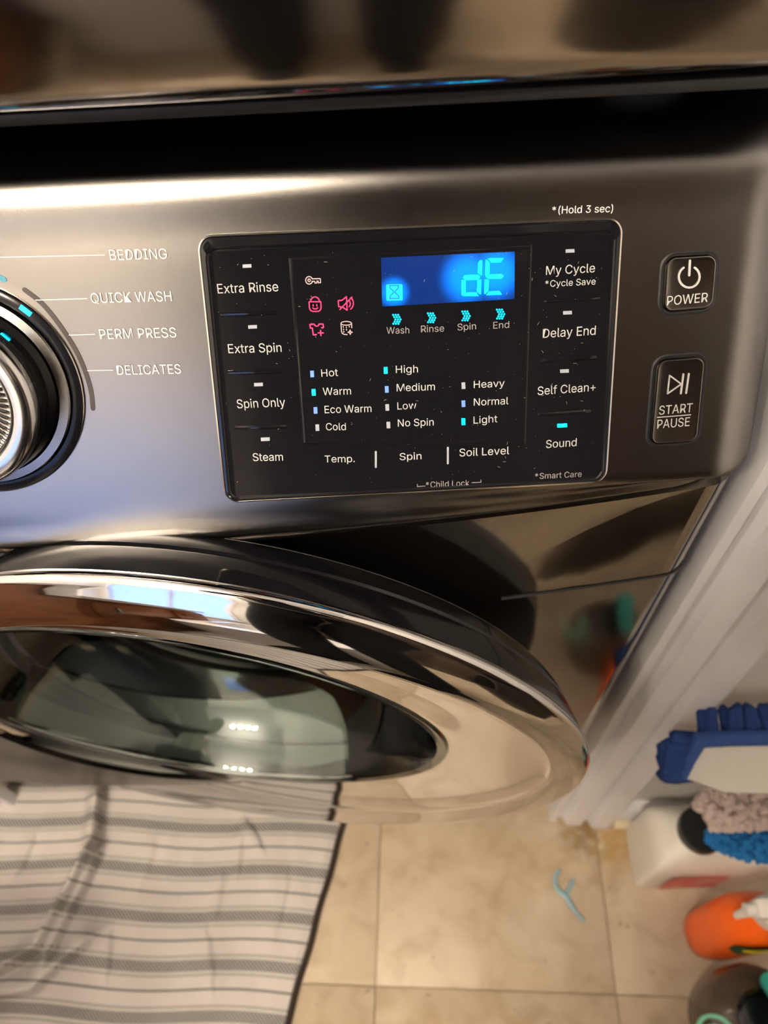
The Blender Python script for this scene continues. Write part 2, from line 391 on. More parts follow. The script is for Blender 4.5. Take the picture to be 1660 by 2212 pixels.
# ---- fascia
TAU = R_(30); NF = Vector((0, -math.cos(TAU), math.sin(TAU))); VF = Vector((0, math.sin(TAU), math.cos(TAU)))
CF = CAM + ray(880, 780) * 0.354
def F(u, v, w=0.0): return Vector((u, CF.y, CF.z)) + VF * v + NF * w
def uv(px, py, w=0.0):
    p = on_plane(px, py, NF, NF.dot(CF) + w) - CF
    return (p.x + CF.x, p.dot(VF))
ctl = [(.252, .7975), (.234, .7973), (.2262, .7980), (.2227, .7998), (.2217, .8025), (.2226, .8057)]
for v in [-.0775, -.07, -.055, -.035, -.01, .015, .035, .052, .064]:
    p = F(0, v); ctl.append((p.y, p.z))
ctl += [(.3040, .9470), (.3100, .9535), (.3190, .9588), (.3320, .9622), (.350, .9635), (.40, .9640), (.50, .9640)]
def cr(P, n=6):
    out = []
    for i in range(len(P) - 1):
        p0, p1, p2, p3 = P[max(i - 1, 0)], P[i], P[i + 1], P[min(i + 2, len(P) - 1)]
        for k in range(n):
            t = k / n
            out.append(tuple(.5 * (2 * b + (c - a) * t + (2 * a - 5 * b + 4 * c - d) * t * t + (3 * b - a - 3 * c + d) * t ** 3) for a, b, c, d in zip(p0, p1, p2, p3)))
    out.append(P[-1]); return out
prof = cr(ctl)
arcs = [0.0]
for a, b in zip(prof, prof[1:]): arcs.append(arcs[-1] + math.hypot(b[0] - a[0], b[1] - a[1]))
def prof_at(s):
    s = max(0, min(arcs[-1], s))
    for i in range(len(arcs) - 1):
        if s <= arcs[i + 1]:
            t = (s - arcs[i]) / max(1e-9, arcs[i + 1] - arcs[i])
            return tuple(a + (b - a) * t for a, b in zip(prof[i], prof[i + 1]))
    return prof[-1]
CR, FR = 0.052, 0.028
xs = [XC + (XR - .06 - XC) * k / 30 for k in range(30)] + [XR - .06 + .06 * math.sin(PI / 2 * k / 26) for k in range(27)]
xs = [2 * XC - x for x in xs[::-1]] + xs[1:]
ns = 110
srow = [k / ns for k in range(ns + 1)]
L = []
for x in xs:
    ax = abs(x - XC) + XC
    smin = 0.0
    if ax > XR - CR: smin = CR - math.sqrt(max(0, CR * CR - (ax - (XR - CR)) ** 2)); smin *= .92
    l = []
    for q in srow:
        s = smin + (arcs[-1] - smin) * (q ** 1.15)
        y, z = prof_at(s)
        if z < .83:
            t = max(0, min(1, (.822 - z) / .017)); y += (bow(x) - .221) * t * t * (3 - 2 * t)
        d = XR - ax
        if ax > XR - CR and s < CR: d = max(0, CR - math.hypot(ax - (XR - CR), (CR - s)))
        if d < FR: y += (FR - math.sqrt(max(0, FR * FR - (FR - d) ** 2))) * (1.0 if z < .93 else max(0.15, 1 - (z - .93) / .035))
        l.append(Vector((x, y, z)))
    L.append(l)
L = [[v + Vector((0, .03, 0)) for v in L[0]]] + L + [[v + Vector((0, .03, 0)) for v in L[-1]]]
fascia = MB().loops(L, False, False, closed=False).build('fascia', M['satin'], washer, sharp=60)

# ---- printing and pieces laid on the fascia plane
def rquad(pts, inset, r, n=6):
    P = [Vector(p) for p in pts]; c = sum(P, Vector((0, 0))) / 4; Q = []
    E = []
    for i in range(4):
        a, b = P[i], P[(i + 1) % 4]; d = (b - a).normalized(); nn = Vector((-d.y, d.x))
        if nn.dot(c - a) < 0: nn = -nn
        E.append((a + nn * inset, d))
    for i in range(4):
        (a, d), (b, e) = E[i - 1], E[i]
        den = d.x * e.y - d.y * e.x; t = ((b.x - a.x) * e.y - (b.y - a.y) * e.x) / den
        Q.append(a + d * t)
    out = []
    for i in range(4):
        p, a, b = Q[i], (Q[i - 1] - Q[i]).normalized(), (Q[(i + 1) % 4] - Q[i]).normalized()
        th = a.angle(b); tl = r / math.tan(th / 2); cc = p + (a + b).normalized() * (r / math.sin(th / 2))
        s0 = p + a * tl - cc; s1 = p + b * tl - cc
        a0 = math.atan2(s0.y, s0.x); a1 = math.atan2(s1.y, s1.x); da = (a1 - a0 + PI) % (2 * PI) - PI
        for k in range(n + 1):
            an = a0 + da * k / n; out.append(cc + Vector((math.cos(an), math.sin(an))) * r)
    return out
def plate2(name, rings, m, parent, label=None, n=8):
    L = [[F(p.x, p.y, h) for p in rquad([uv(*c) for c in qd], i, r, n)] for qd, i, h, r in rings]
    return MB().loops(L, False, True).build(name, m, parent, sharp=20, label=label)
def plate(name, quad, rings, m, parent, r, cap0=False, label=None, n=6):
    """rings = [(inset, height)], quad = four pixels on the fascia"""
    q = [uv(*p) for p in quad]
    L = [[F(p.x, p.y, h) for p in rquad(q, i, max(r - i, .0004), n)] for i, h in rings]
    return MB().loops(L, cap0, True).build(name, m, parent, sharp=20, label=label)
PQ = [(430, 512), (1342, 474), (1307, 1038), (490, 1082)]
plate('trim_ring', PQ, [(-.0009, -.0005), (-.0009, .0007), (-.0002, .0010), (.0006, .0006)], M['trimgold'], washer, .0065, n=8)
PI_ = [(450, 540), (1326, 500), (1296, 1031), (501, 1073)]
panel = plate2('control_panel', [(PQ, -.0001, 0, .0062), (PQ, -.0001, .0010, .0062), (PQ, .0006, .0019, .0056), (PI_, -.0012, .0021, .0052), (PI_, -.0006, .0019, .0048), (PI_, 0, .0013, .0044), (PI_, .0004, .0012, .0042)], M['blackgloss'], washer, label='black gloss control panel')
W0, W1 = .0012, .0021
plate('display_window', [(624, 552), (1149, 525), (1135, 960), (655, 958)], [(0, W0 - .0002), (0, W1 - .0006), (.0008, W1), (.0016, W1 + .0001), (.0024, W1)], M['blackgloss'], panel, .0012)
# curved printed scale, leader lines
def stroke_uv(P, wd, h, name, m, parent, th=.00006, closed=False, label=None):
    mb = MB(); P = [Vector(p) for p in P]
    if closed: P = P + [P[0]]
    for a, b in zip(P, P[1:]):
        d = (b - a)
        if d.length < 1e-7: continue
        d.normalize(); nn = Vector((-d.y, d.x)) * wd / 2
        q = [a + nn, b + nn, b - nn, a - nn]
        mb.loops([[F(p.x, p.y, h - .0002) for p in q], [F(p.x, p.y, h + th) for p in q]])
    for a in P:
        c = [a + Vector((math.cos(t), math.sin(t))) * wd / 2 for t in [2 * PI * k / 8 for k in range(8)]]
        mb.loops([[F(p.x, p.y, h - .0002) for p in c], [F(p.x, p.y, h + th * .9) for p in c]])
    return mb.build(name, m, parent, smooth=False, label=label)
PXM = 0.354 / FPX
def stroke(pts, wpx, h, name, m, parent, **k):
    return stroke_uv([uv(*p, h) for p in pts], wpx * PXM, h, name, m, parent, **k)
def poly(pts, h, name, m, parent, th=.0001, label=None):
    q = [uv(*p, h) for p in pts]
    return MB().loops([[F(*p, h - .0003) for p in q], [F(*p, h + th) for p in q]]).build(name, m, parent, smooth=False, label=label)

try:        # the plain sans face that comes with Blender, else its built-in one
    FONT = bpy.data.fonts.load(bpy.utils.resource_path('LOCAL') + '/datafiles/fonts/Inter.woff2')
except Exception:
    FONT = None
def text_mesh(s):
    cu = bpy.data.curves.new('t', 'FONT')
    if FONT: cu.font = FONT; cu.body = s; cu.size = 1.0; cu.resolution_u = 4
    cu.space_character = 1.0
    o = bpy.data.objects.new('t', cu); C.objects.link(o)
    bpy.context.view_layer.update()
    me = bpy.data.meshes.new_from_object(o.evaluated_get(bpy.context.evaluated_depsgraph_get()))
    bpy.data.objects.remove(o); bpy.data.curves.remove(cu); return me
_h = text_mesh('H'); CAPH = max(v.co.y for v in _h.vertices)
def lettering(s, a, b, cap_px, h, m, parent, name='lettering', shear=0.0):
    """a, b: pixels of the left and right end of the baseline"""
    me = text_mesh(s); x0 = min(v.co.x for v in me.vertices); x1 = max(v.co.x for v in me.vertices)
    A, B = Vector(uv(*a, h)), Vector(uv(*b, h)); d = B - A; ln = d.length; d.normalize()
    e = Vector((-d.y, d.x))
    mid = ((a[0] + b[0]) / 2, (a[1] + b[1]) / 2)
    ca, cb = Vector(uv(*mid, h)), Vector(uv(mid[0], mid[1] - cap_px, h)); capm = abs(cb.y - ca.y)
    for v in me.vertices:
        y = v.co.y / CAPH * capm
        p = A + d * ((v.co.x - x0) / (x1 - x0) * ln + shear * y) + e * y
        v.co = F(p.x, p.y, h)
    bm = bmesh.new(); bm.from_mesh(me)
    bmesh.ops.recalc_face_normals(bm, faces=bm.faces)
    for f in bm.faces:
        if f.normal.dot(NF) < 0: f.normal_flip()
    bmesh.ops.solidify(bm, geom=bm.faces[:], thickness=-.00006); bm.to_mesh(me); bm.free()
    me.materials.clear(); me.materials.append(m)
    return link(name, me, parent, label='lettering reading ' + s.replace('*', '').strip('() '))
hp0, hp1 = W0 + .00003, W1 + .00003
for s, a, b, c in [('BEDDING', (238.6, 562), (362, 559), 22.5), ('QUICK WASH', (198, 655), (372, 650.4), 22), ('PERM PRESS', (217, 732.7), (382, 728.6), 21.5), ('DELICATES', (254, 809.7), (392, 807), 20.5),
                   ('*(Hold 3 sec)', (1193, 462), (1324.5, 458), 16)]:
    lettering(s, a, b, c, .0004, M['inkf'], washer)
for s, a, b, c in [('Extra Rinse', (471, 634), (602, 629), 20.5), ('Extra Spin', (494, 763), (609, 760), 19.5), ('Spin Only', (513, 882), (617, 878), 19), ('Steam', (547, 996), (612, 995), 17),
                   ('My Cycle', (1180, 594), (1285.5, 588), 19), ('Delay End', (1173, 730), (1287, 723), 19.5), ('Self Clean+', (1162, 853.5), (1287, 844.4), 18), ('Sound', (1180, 968), (1246, 963.4), 17)]:
    lettering(s, a, b, c, hp0, M['ink'], panel)
for s, a, b, c in [('*Cycle Save', (1178, 620), (1287, 614.5), 14), ('*Smart Care', (1156, 1035), (1257, 1030), 12.5), ('*Child Lock', (920.6, 1053.6), (1014.5, 1049), 12.5)]:
    lettering(s, a, b, c, hp0, M['inkdim'] if c < 13 else M['ink'], panel)
for s, a, b, c in [('Temp.', (702, 999), (767, 998), 15), ('Spin', (864, 994), (911, 992), 15), ('Soil Level', (993, 986), (1100.5, 981), 16.5)]:
    lettering(s, a, b, c, hp0, M['ink'], panel)
for s, a, b, c in [('Hot', (695, 814), (731, 812), 16), ('Warm', (698, 853.5), (759, 852), 16), ('Eco Warm', (702, 892.6), (803, 890), 16), ('Cold', (704.7, 929.5), (747.7, 929), 15.5),
                   ('High', (855.7, 806), (903.5, 804.4), 16), ('Medium', (857.5, 845.6), (940, 842.7), 16), ('Low', (859, 884.6), (900, 883), 15.5), ('No Spin', (860, 921.5), (937.4, 919), 15.5),
                   ('Wash', (835.5, 721), (884.6, 720), 14.5), ('Rinse', (910, 718), (960, 716), 14.5), ('Spin', (989, 714), (1029, 711), 14.5), ('End', (1066, 710), (1100.5, 708), 14.5),
                   ('Heavy', (1024, 838.4), (1090.5, 835), 15.5), ('Normal', (1024, 876.4), (1098.7, 873), 15.5), ('Light', (1023.6, 915.3), (1075, 912), 15.5)]:
    lettering(s, a, b, c, hp1, M['inkdim'] if c == 14.5 else M['ink'], panel)
stroke([(902, 1046), (902, 1051), (919, 1050)], 1.6, hp0, 'printed_line', M['inkdim'], panel)
stroke([(1020, 1042.6), (1039.6, 1041.7), (1039.6, 1036.7)], 1.6, hp0, 'printed_line', M['inkdim'], panel)
for a, b in [((-40, 556.5), (226, 551)), ((77, 648.4), (188, 645)), ((149, 724), (205, 722)), ((188.7, 800.6), (244, 799.7))]:
    stroke([a, b], 1.7, .0004, 'printed_line', M['inkf'], washer)
# printed arc around the dial
arcp = [(53, 626), (90, 655), (122, 693), (150, 734), (169, 767), (186, 808), (197, 847), (201, 883)]
stroke(cr([(float(a), float(b)) for a, b in arcp], 4), 10, .0002, 'printed_arc', M['inkbrown'], washer)
stroke([(-30, 590), (-8, 596), (8, 604)], 12, .0002, 'printed_arc', M['inkteal'], washer)

# indicator lamps
def led(cx, cy, w, hgt, h, m, ang=-.045, label=None):
    c, s = math.cos(ang), math.sin(ang)
    pts = [(cx + x * c - y * s, cy + x * s + y * c) for x, y in ((-w / 2, -hgt / 2), (w / 2, -hgt / 2), (w / 2, hgt / 2), (-w / 2, hgt / 2))]
    poly(pts, h, 'indicator_light', m, panel, th=.0002, label=label)
for x, y in [(534, 574.6), (546, 706), (558.7, 830.5), (573.5, 948.6), (1232, 542), (1226.5, 675.4), (1220, 801.4)]:
    led(x, y, 19, 7.5, hp0, M['leddim'])
led(1215, 919, 21, 7.5, hp0, M['ledcyan'], label='lit cyan indicator light')
for x, y, k in [(674.7, 807.7, 'ledblue'), (678, 847.4, 'ledcyan'), (682, 886.4, 'ledblue'), (686, 923.7, 'leddim'), (833.7, 800, 'ledcyan'), (836, 841, 'ledblue'), (837, 880, 'leddim'), (839.5, 918, 'leddim'),
                (1001.6, 833, 'leddim'), (1001.6, 872, 'ledblue'), (1001.6, 910.8, 'ledcyan')]:
    led(x, y, 8, 14, hp1, M[k], label='lit cyan indicator light' if k == 'ledcyan' else None)
for x, y0, y1 in [(812.3, 976, 1009), (968, 967, 1001)]:
    stroke([(x, y0), (x, y1)], 4.5, hp0, 'divider_bar', M['leddim'], panel)
def ridge(a, b, wd=.0011, hh=.0009):
    A, B = Vector(uv(*a, W0)), Vector(uv(*b, W0))
    MB().tube([F(*(A + (B - A) * t), W0 - .0002) for t in (0, .03, .5, .97, 1)], [wd * .5, wd, wd, wd, wd * .5], 8).build('divider_ridge', M['blackgloss'], panel)
for a, b in [((475, 679), (598, 675)), ((490, 805), (611, 802)), ((505, 924), (622, 921.5)), ((1175, 650), (1298, 643)), ((1167, 780), (1291, 771)), ((1162, 896), (1278, 888))]:
    ridge(a, b)

# lit display
def lcd_mat():
    m = bpy.data.materials.new('lit_blue_display'); m.use_nodes = True; nt = m.node_tree; b = nt.nodes['Principled BSDF']
    b.inputs['Base Color'].default_value = (0.003, 0.006, 0.02, 1); b.inputs['Roughness'].default_value = .15
    geo = nt.nodes.new('ShaderNodeNewGeometry'); prev = None
    # the backlight is strongest behind the lit figures
    for p, rad, k in [((1010, 600), .016, 1.0), ((1072, 590), .016, 1.0), ((852, 632), .009, 0.9)]:
        q = F(*uv(*p, W1), W1)
        d = nt.nodes.new('ShaderNodeVectorMath'); d.operation = 'DISTANCE'; d.inputs[1].default_value = q
        nt.links.new(geo.outputs['Position'], d.inputs[0])
        mr = nt.nodes.new('ShaderNodeMapRange'); mr.interpolation_type = 'SMOOTHERSTEP'
        mr.inputs['From Min'].default_value = rad; mr.inputs['From Max'].default_value = 0.002; mr.inputs['To Max'].default_value = k
        nt.links.new(d.outputs['Value'], mr.inputs['Value'])
        if prev is None: prev = mr.outputs[0]
        else:
            a = nt.nodes.new('ShaderNodeMath'); a.operation = 'MAXIMUM'; nt.links.new(prev, a.inputs[0]); nt.links.new(mr.outputs[0], a.inputs[1]); prev = a.outputs[0]
    rp = nt.nodes.new('ShaderNodeValToRGB'); rp.color_ramp.elements[0].color = (0.0010, 0.014, 0.095, 1); rp.color_ramp.elements[1].color = (0.0, 0.20, 1.0, 1)
    nt.links.new(prev, rp.inputs[0]); nt.links.new(rp.outputs[0], b.inputs['Emission Color']); b.inputs['Emission Strength'].default_value = 1.0
    return m
display = poly([(823.5, 556.8), (1112.5, 543.5), (1112, 646), (826, 662)], W1, 'display', lcd_mat(), panel, th=.00012, label='lit blue display')
dh = W1 + .0002
def dp(x, y): return (800 + x / 5.03, 520 + y / 5.03)
def seg(pts): poly([dp(*p) for p in pts], dh, 'display_segment', M['seg'], panel, th=.00005, label='lit cyan display segment')
seg([(1175, 240), (1195, 212), (1218, 212), (1216, 372), (1205, 375), (1170, 350)])
seg([(1010, 400), (1030, 375), (1175, 368), (1198, 393), (1175, 425), (1030, 428)])
seg([(995, 425), (1040, 432), (1038, 560), (1005, 595), (993, 590)])
seg([(1168, 428), (1208, 420), (1206, 582), (1195, 582), (1160, 552)])
seg([(1010, 602), (1045, 562), (1155, 560), (1180, 600)])
seg([(1255, 210), (1270, 205), (1300, 240), (1298, 355), (1262, 380), (1252, 378)])
seg([(1280, 192), (1450, 188), (1420, 235), (1318, 238)])
seg([(1257, 390), (1285, 368), (1430, 362), (1452, 384), (1425, 412), (1285, 414)])
seg([(1245, 420), (1290, 425), (1286, 545), (1250, 580), (1240, 576)])
seg([(1262, 592), (1295, 550), (1405, 545), (1432, 585)])
q = [dp(*p) for p in ((172, 468), (350, 465), (352, 640), (176, 645))]
plate('display_icon', q, [(0, dh - .0003), (0, dh), (.0003, dh)], mat('lit_icon_blue', (0, .2, .5), .4, emit=(0.0, 0.36, 0.95), es=1.0), panel, .0006, label='lit blue hourglass icon')
HGM = mat('icon_dark_line', (0.0, 0.02, 0.10), .5, emit=(0.0, 0.03, 0.25), es=1)
stroke([dp(*p) for p in ((212, 487), (310, 487), (306, 515), (272, 548), (272, 565), (312, 600), (314, 626), (214, 628), (218, 600), (255, 565), (255, 548), (216, 515), (212, 487))], 1.5, dh + .0001, 'hourglass_line', HGM, panel)
for ox, oy in ((0, 0), (378, -17), (752, -37), (1128, -57)):
    mb = MB()
    for y, xs_ in ((806, (250, 278, 305)), (830, (262, 290, 318)), (855, (275, 303, 331)), (879, (266, 294, 320)), (902, (252, 280, 308))):
        for x in xs_:
            c = Vector(uv(*dp(x + ox, y + oy), hp1)); rr = 9.5 / 5.03 * PXM
            l = [c + Vector((math.cos(t), math.sin(t))) * rr for t in [2 * PI * k / 10 for k in range(10)]]
            mb.loops([[F(p.x, p.y, hp1 - .0003) for p in l], [F(p.x, p.y, hp1 + .0001) for p in l]])
    mb.build('progress_arrow', M['ledcyan'], panel, smooth=False, label='lit cyan arrow of dots')
# dust and lint on the glossy panel
rnd = random.Random(11); mb = MB()
for k in range(190):
    x, y = 450 + 850 * rnd.random() ** .8, 540 + 520 * rnd.random()
    c = Vector(uv(x, y, W1)); a = rnd.random() * PI; l = rnd.choice((.00012, .00012, .00015, .0005)) * (.6 + rnd.random()); w = .00010
    d = Vector((math.cos(a), math.sin(a))); e = Vector((-d.y, d.x)); q = [c + d * l + e * w, c - d * l + e * w, c - d * l - e * w, c + d * l - e * w]
    mb.loops([[F(p.x, p.y, W1 + .0002) for p in q], [F(p.x, p.y, W1 + .0003) for p in q]])
mb.build('dust', mat('pale_dust', (.22, .21, .20), .9), panel, smooth=False, kind='stuff')
# icons
def ic(x, y): return (640 + x / 10.375, 580 + y / 10.375)
def circ(cx, cy, rx, ry, a0=0, a1=360, n=20): return [(cx + rx * math.cos(R_(a0 + (a1 - a0) * k / n)), cy + ry * math.sin(R_(a0 + (a1 - a0) * k / n))) for k in range(n + 1)]
def icon(lines, name, m, wd=2.1):
    mb = MB()
    o = None
    for l in lines:
        P = [Vector(uv(*ic(*p), hp1)) for p in l]
        w2 = wd * PXM / 2
        for a, b in zip(P, P[1:]):
            d = b - a
            if d.length < 1e-7: continue
            d.normalize(); nn = Vector((-d.y, d.x)) * w2; q = [a + nn, b + nn, b - nn, a - nn]
            mb.loops([[F(p.x, p.y, hp1 - .0002) for p in q], [F(p.x, p.y, hp1 + .00006) for p in q]])
        for a in P:
            c = [a + Vector((math.cos(t), math.sin(t))) * w2 for t in [2 * PI * k / 8 for k in range(8)]]
            mb.loops([[F(p.x, p.y, hp1 - .0002) for p in c], [F(p.x, p.y, hp1 + .00005) for p in c]])
    return mb.build(name, m, panel, smooth=False)
icon([circ(292, 265, 78, 85, 25, 335), circ(292, 265, 28, 30, 0, 360, 12), [(355, 232), (545, 225), (550, 318), (502, 322), (495, 282), (465, 284), (470, 322), (425, 326), (415, 285), (355, 290)]], 'key_icon', M['ledpink'], 1.9)
icon([[(290, 745), (555, 745), (560, 880), (545, 930), (500, 960), (370, 962), (320, 935), (298, 880), (290, 745)], circ(425, 745, 98, 108, 180, 360), [(382, 812), (386, 842)], [(463, 808), (467, 842)], [(375, 885), (400, 905), (455, 905), (485, 882)]], 'lock_icon', M['ledred'])
icon([[(945, 720), (1030, 712), (1130, 632), (1145, 935), (1040, 865), (955, 855), (945, 720)], [(980, 920), (1255, 640)], circ(1150, 790, 65, 85, -62, 50), circ(1140, 780, 145, 160, -52, 55)], 'mute_icon', M['ledred'])
icon([[(455, 1480), (385, 1485), (365, 1335), (320, 1335), (308, 1255), (405, 1248), (430, 1285), (465, 1292), (500, 1280), (515, 1245), (605, 1245), (612, 1325), (570, 1328)], [(495, 1443), (612, 1443)], [(548, 1385), (558, 1505)]], 'shirt_icon', M['ledred'], 2.4)
icon([circ(1125, 1228, 118, 42, 0, 360, 28), [(1005, 1230), (1018, 1400), (1030, 1450), (1070, 1475), (1145, 1482)], [(1245, 1230), (1248, 1330)], [(1210, 1375), (1225, 1415), (1262, 1428), (1228, 1440), (1214, 1480), (1200, 1440), (1162, 1430), (1198, 1416), (1210, 1375)],
      [(1055, 1300), (1060, 1318)], [(1128, 1310), (1130, 1325)], [(1190, 1295), (1195, 1312)], [(1062, 1358), (1064, 1375)], [(1130, 1362), (1132, 1380)], [(1068, 1412), (1070, 1430)]], 'drum_icon', M['ledpink'], 1.9)

# push buttons
def button(quad, name, label):
    plate('button_groove', quad, [(-.0008, -.0004), (-.0008, .0003), (0, .0007), (.0003, .0004), (.0012, .0002)], M['blackmatt'], washer, .0063, n=8)
    return plate('push_button', quad, [(.0012, -.001), (.0012, .0012), (.0017, .0020), (.0022, .0021), (.0030, .0019)], M['satin2'], washer, .0060, n=8, label=label)
M['satin2'] = satin('satin_dark_lacquer', (0.19, 0.18, 0.17), 0.27)
b1 = button([(1431, 549), (1554, 542), (1543, 671), (1423, 681)], 'power', 'power button with rounded corners')
b2 = button([(1413, 771), (1528, 762), (1509, 957), (1396, 965)], 'start', 'start and pause button with rounded corners')
hb = .0023
def pt(x, y): return (1400 + x / 4.81, 520 + y / 4.81)
stroke([pt(*p) for p in [(432, 488)] and circ(432, 375, 108, 112, -58, 238, 26)], 4.2, hb, 'power_symbol', M['ink'], b1)
stroke([pt(440, 208), pt(432, 360)], 4.6, hb, 'power_symbol', M['ink'], b1)
lettering('POWER', (1441, 660), (1529, 652), 20, hb, M['ink'], b1)
stroke([pt(228, 1400), pt(350, 1490), pt(207, 1590)], 3.0, hb, 'play_symbol', M['ink'], b2, closed=True)
stroke([pt(372, 1388), pt(345, 1588)], 4.0, hb, 'play_symbol', M['ink'], b2)
stroke([pt(428, 1384), pt(400, 1584)], 4.0, hb, 'play_symbol', M['ink'], b2)
lettering('START', (1424, 896), (1496, 890), 19, hb, M['ink'], b2)
lettering('PAUSE', (1420, 926), (1490, 920), 19, hb, M['ink'], b2)
stroke([(1421, 901.8), (1493, 896)], 1.9, hb, 'printed_line', M['ink'], b2)

# cycle dial
KC = (-0.1935, -0.0035)
def klathe(prf, name, m, parent, n=72, c=KC, **k): return MB().lathe(prf, F(*c), NF, n).build(name, m, parent, **k)
klathe([(.0522, -.001), (.0522, .0012), (.0518, .0017), (.0514, .0012)], 'dial_trim', M['trimgold'], washer)
dial = klathe([(.0516, 0), (.0516, .0016), (.0510, .0020), (.0470, .0020), (.0465, .0012)], 'dial_base', M['darkband'], washer)
klathe([(.0466, .001), (.0464, .0034), (.0458, .0041), (.0418, .0046), (.0412, .0030)], 'dial_band', M['satin'], dial)
klathe([(.0413, .002), (.0410, .0060), (.0404, .014), (.0401, .024), (.0398, .0255)], 'dial_skirt', M['blackgloss'], dial)
KC2 = (KC[0], KC[1])
knob = klathe([(.0399, .020), (.0402, .0258), (.0392, .0282), (.0370, .0296), (.0335, .0304), (.0312, .0300), (.0303, .0285)], 'knob', M['knobchrome'], dial)
klathe([(.0303, .0286), (.0298, .0300), (.0292, .0290), (.0288, .0262)], 'knob_rim', M['trimgold'], dial)
klathe([(.0290, .0265), (.0255, .0262), (0.0245, .0262)], 'knob_groove', M['blackmatt'], dial)
# fan of scalloped ridges on the knob's face
mb = MB(); nr = 64
Ls = []
for rr, hh, sk in [(.0285, .0264, 0), (.0262, .0272, .03), (.023, .0276, .10), (.019, .0277, .20), (.015, .0277, .3)]:
    l = []
    for k in range(nr * 6):
        a = 2 * PI * k / (nr * 6); sc = abs(math.sin(nr * a / 2)) ** .7
        p = Vector(KC2) + Vector((math.cos(a + sk), math.sin(a + sk))) * rr
        l.append(F(p.x, p.y, hh + .0013 * sc * (1 if rr < .028 else .3)))
    Ls.append(l)
mb.loops(Ls, False, False).build('knob_face', M['knobchrome'], dial, sharp=80)
klathe([(.0155, .0270), (.0150, .0285), (.013, .0292), (0.0, .0294)], 'knob_centre', M['knobchrome'], dial)
def on_ring(px, py, rad_h, name, m, ln, wd):
    c = uv(px, py, rad_h); d = Vector(c) - Vector(KC); t = Vector((-d.y, d.x)).normalized(); nn = d.normalized()
    p = Vector(c); q = [p + t * ln + nn * wd, p - t * ln + nn * wd, p - t * ln - nn * wd, p + t * ln - nn * wd]
    MB().loops([[F(k.x, k.y, rad_h - .0006) for k in q], [F(k.x, k.y, rad_h + .0003) for k in q]]).build(name, m, dial, smooth=False, label='lit cyan indicator light')
on_ring(55, 671, .0023, 'indicator_light', M['ledcyan'], .0028, .0011)
on_ring(11, 728, .0180, 'indicator_light', M['ledcyan'], .0022, .0003)

# ---- door, standing ajar on its left hinge
yaw = 0.155
DC = Vector((-0.1216, 0.198, 0.551 + .006))
DU = Vector((math.cos(yaw), -math.sin(yaw), 0)); DN = Vector((-math.sin(yaw), -math.cos(yaw), 0)); DV = (Vector((0, 0, 1)) + DN * .035).normalized()
def D(du, dv, d): return DC + DU * du + DV * dv + DN * d
def ring(R, d, du=0.0, dv=0.0, n=144): return [D(du + R * math.cos(2 * PI * k / n), dv + R * math.sin(2 * PI * k / n), d) for k in range(n)]
door = MB().loops([ring(.2455, -.039), ring(.2490, -.034), ring(.2530, -.0265), ring(.2528, -.0245), ring(.2545, -.0225), ring(.2590, -.012), ring(.2616, -.004)], False, False).build('door', M['blackgloss'], washer, sharp=30, label='black rear shell of the round door')
MB().loops([ring(.170, -.050, -.03), ring(.190, -.052), ring(.194, -.050), ring(.196, -.042), ring(.240, -.0415), ring(.2457, -.039), ring(.2440, -.036)], False, False).build('rear_cover', M['shellgrey'], door, sharp=30, label='dark grey rear cover')
def ringt(R, d, du, dv, tl, n=144): return [D(du + R * math.cos(2 * PI * k / n), dv + R * math.sin(2 * PI * k / n), d + tl * R * math.sin(2 * PI * k / n)) for k in range(n)]
bez = cr([(.2616, -.0045, 0, 0, 0), (.2630, -.002, 0, 0, 0), (.2626, .0008, 0, 0, 0), (.2605, .0024, 0, 0, 0.002), (.2570, .0034, 0, .0005, .006), (.2500, .0045, .001, .002, .018), (.2400, .0050, .003, .0045, .032), (.2320, .0048, .005, .007, .040), (.2295, .0052, .0055, .0078, .042), (.2265, .0038, .0045, .009, .043), (.2160, .0015, -.006, .0165, .050), (.2030, .0000, -.018, .0255, .058), (.1930, .0000, -.0265, .0315, .064), (.1905, -.0002, -.0285, .033, .064), (.1890, -.0022, -.029, .0335, .064), (.1885, -.0075, -.029, .0335, .064)], 2)
MB().loops([ringt(*b) for b in bez], False, False).build('chrome_bezel', M['chrome'], door, sharp=60, label='wide chrome bezel')
gl = [(.1886, -.005, .064), (.1870, -.0028, .064), (.1845, -.0034, .064), (.1830, -.0065, .064), (.1790, -.024, .060), (.170, -.048, .05), (.156, -.074, .03), (.140, -.092, .015), (.128, -.099, .01), (.118, -.098, 0), (.060, -.094, 0), (.002, -.0935, 0)]
MB().loops([ringt(r, d, -.029, .0335, t) for r, d, t in gl], False, True).build('glass_bowl', M['glass'], door, sharp=50)
o = [c for c in washer.children_recursive if c.name.startswith('glass_bowl')][0]
sd = o.modifiers.new('thickness', 'SOLIDIFY'); sd.thickness = .004; sd.offset = 1
for s in (-1, 1):
    p = D(-.262, s * .11, -.045)
    MB().box((p.x - .02, p.y - .006, p.z - .03), (p.x + .02, p.y + .03, p.z + .03), None, .003).build('hinge', M['knobchrome'], washer)

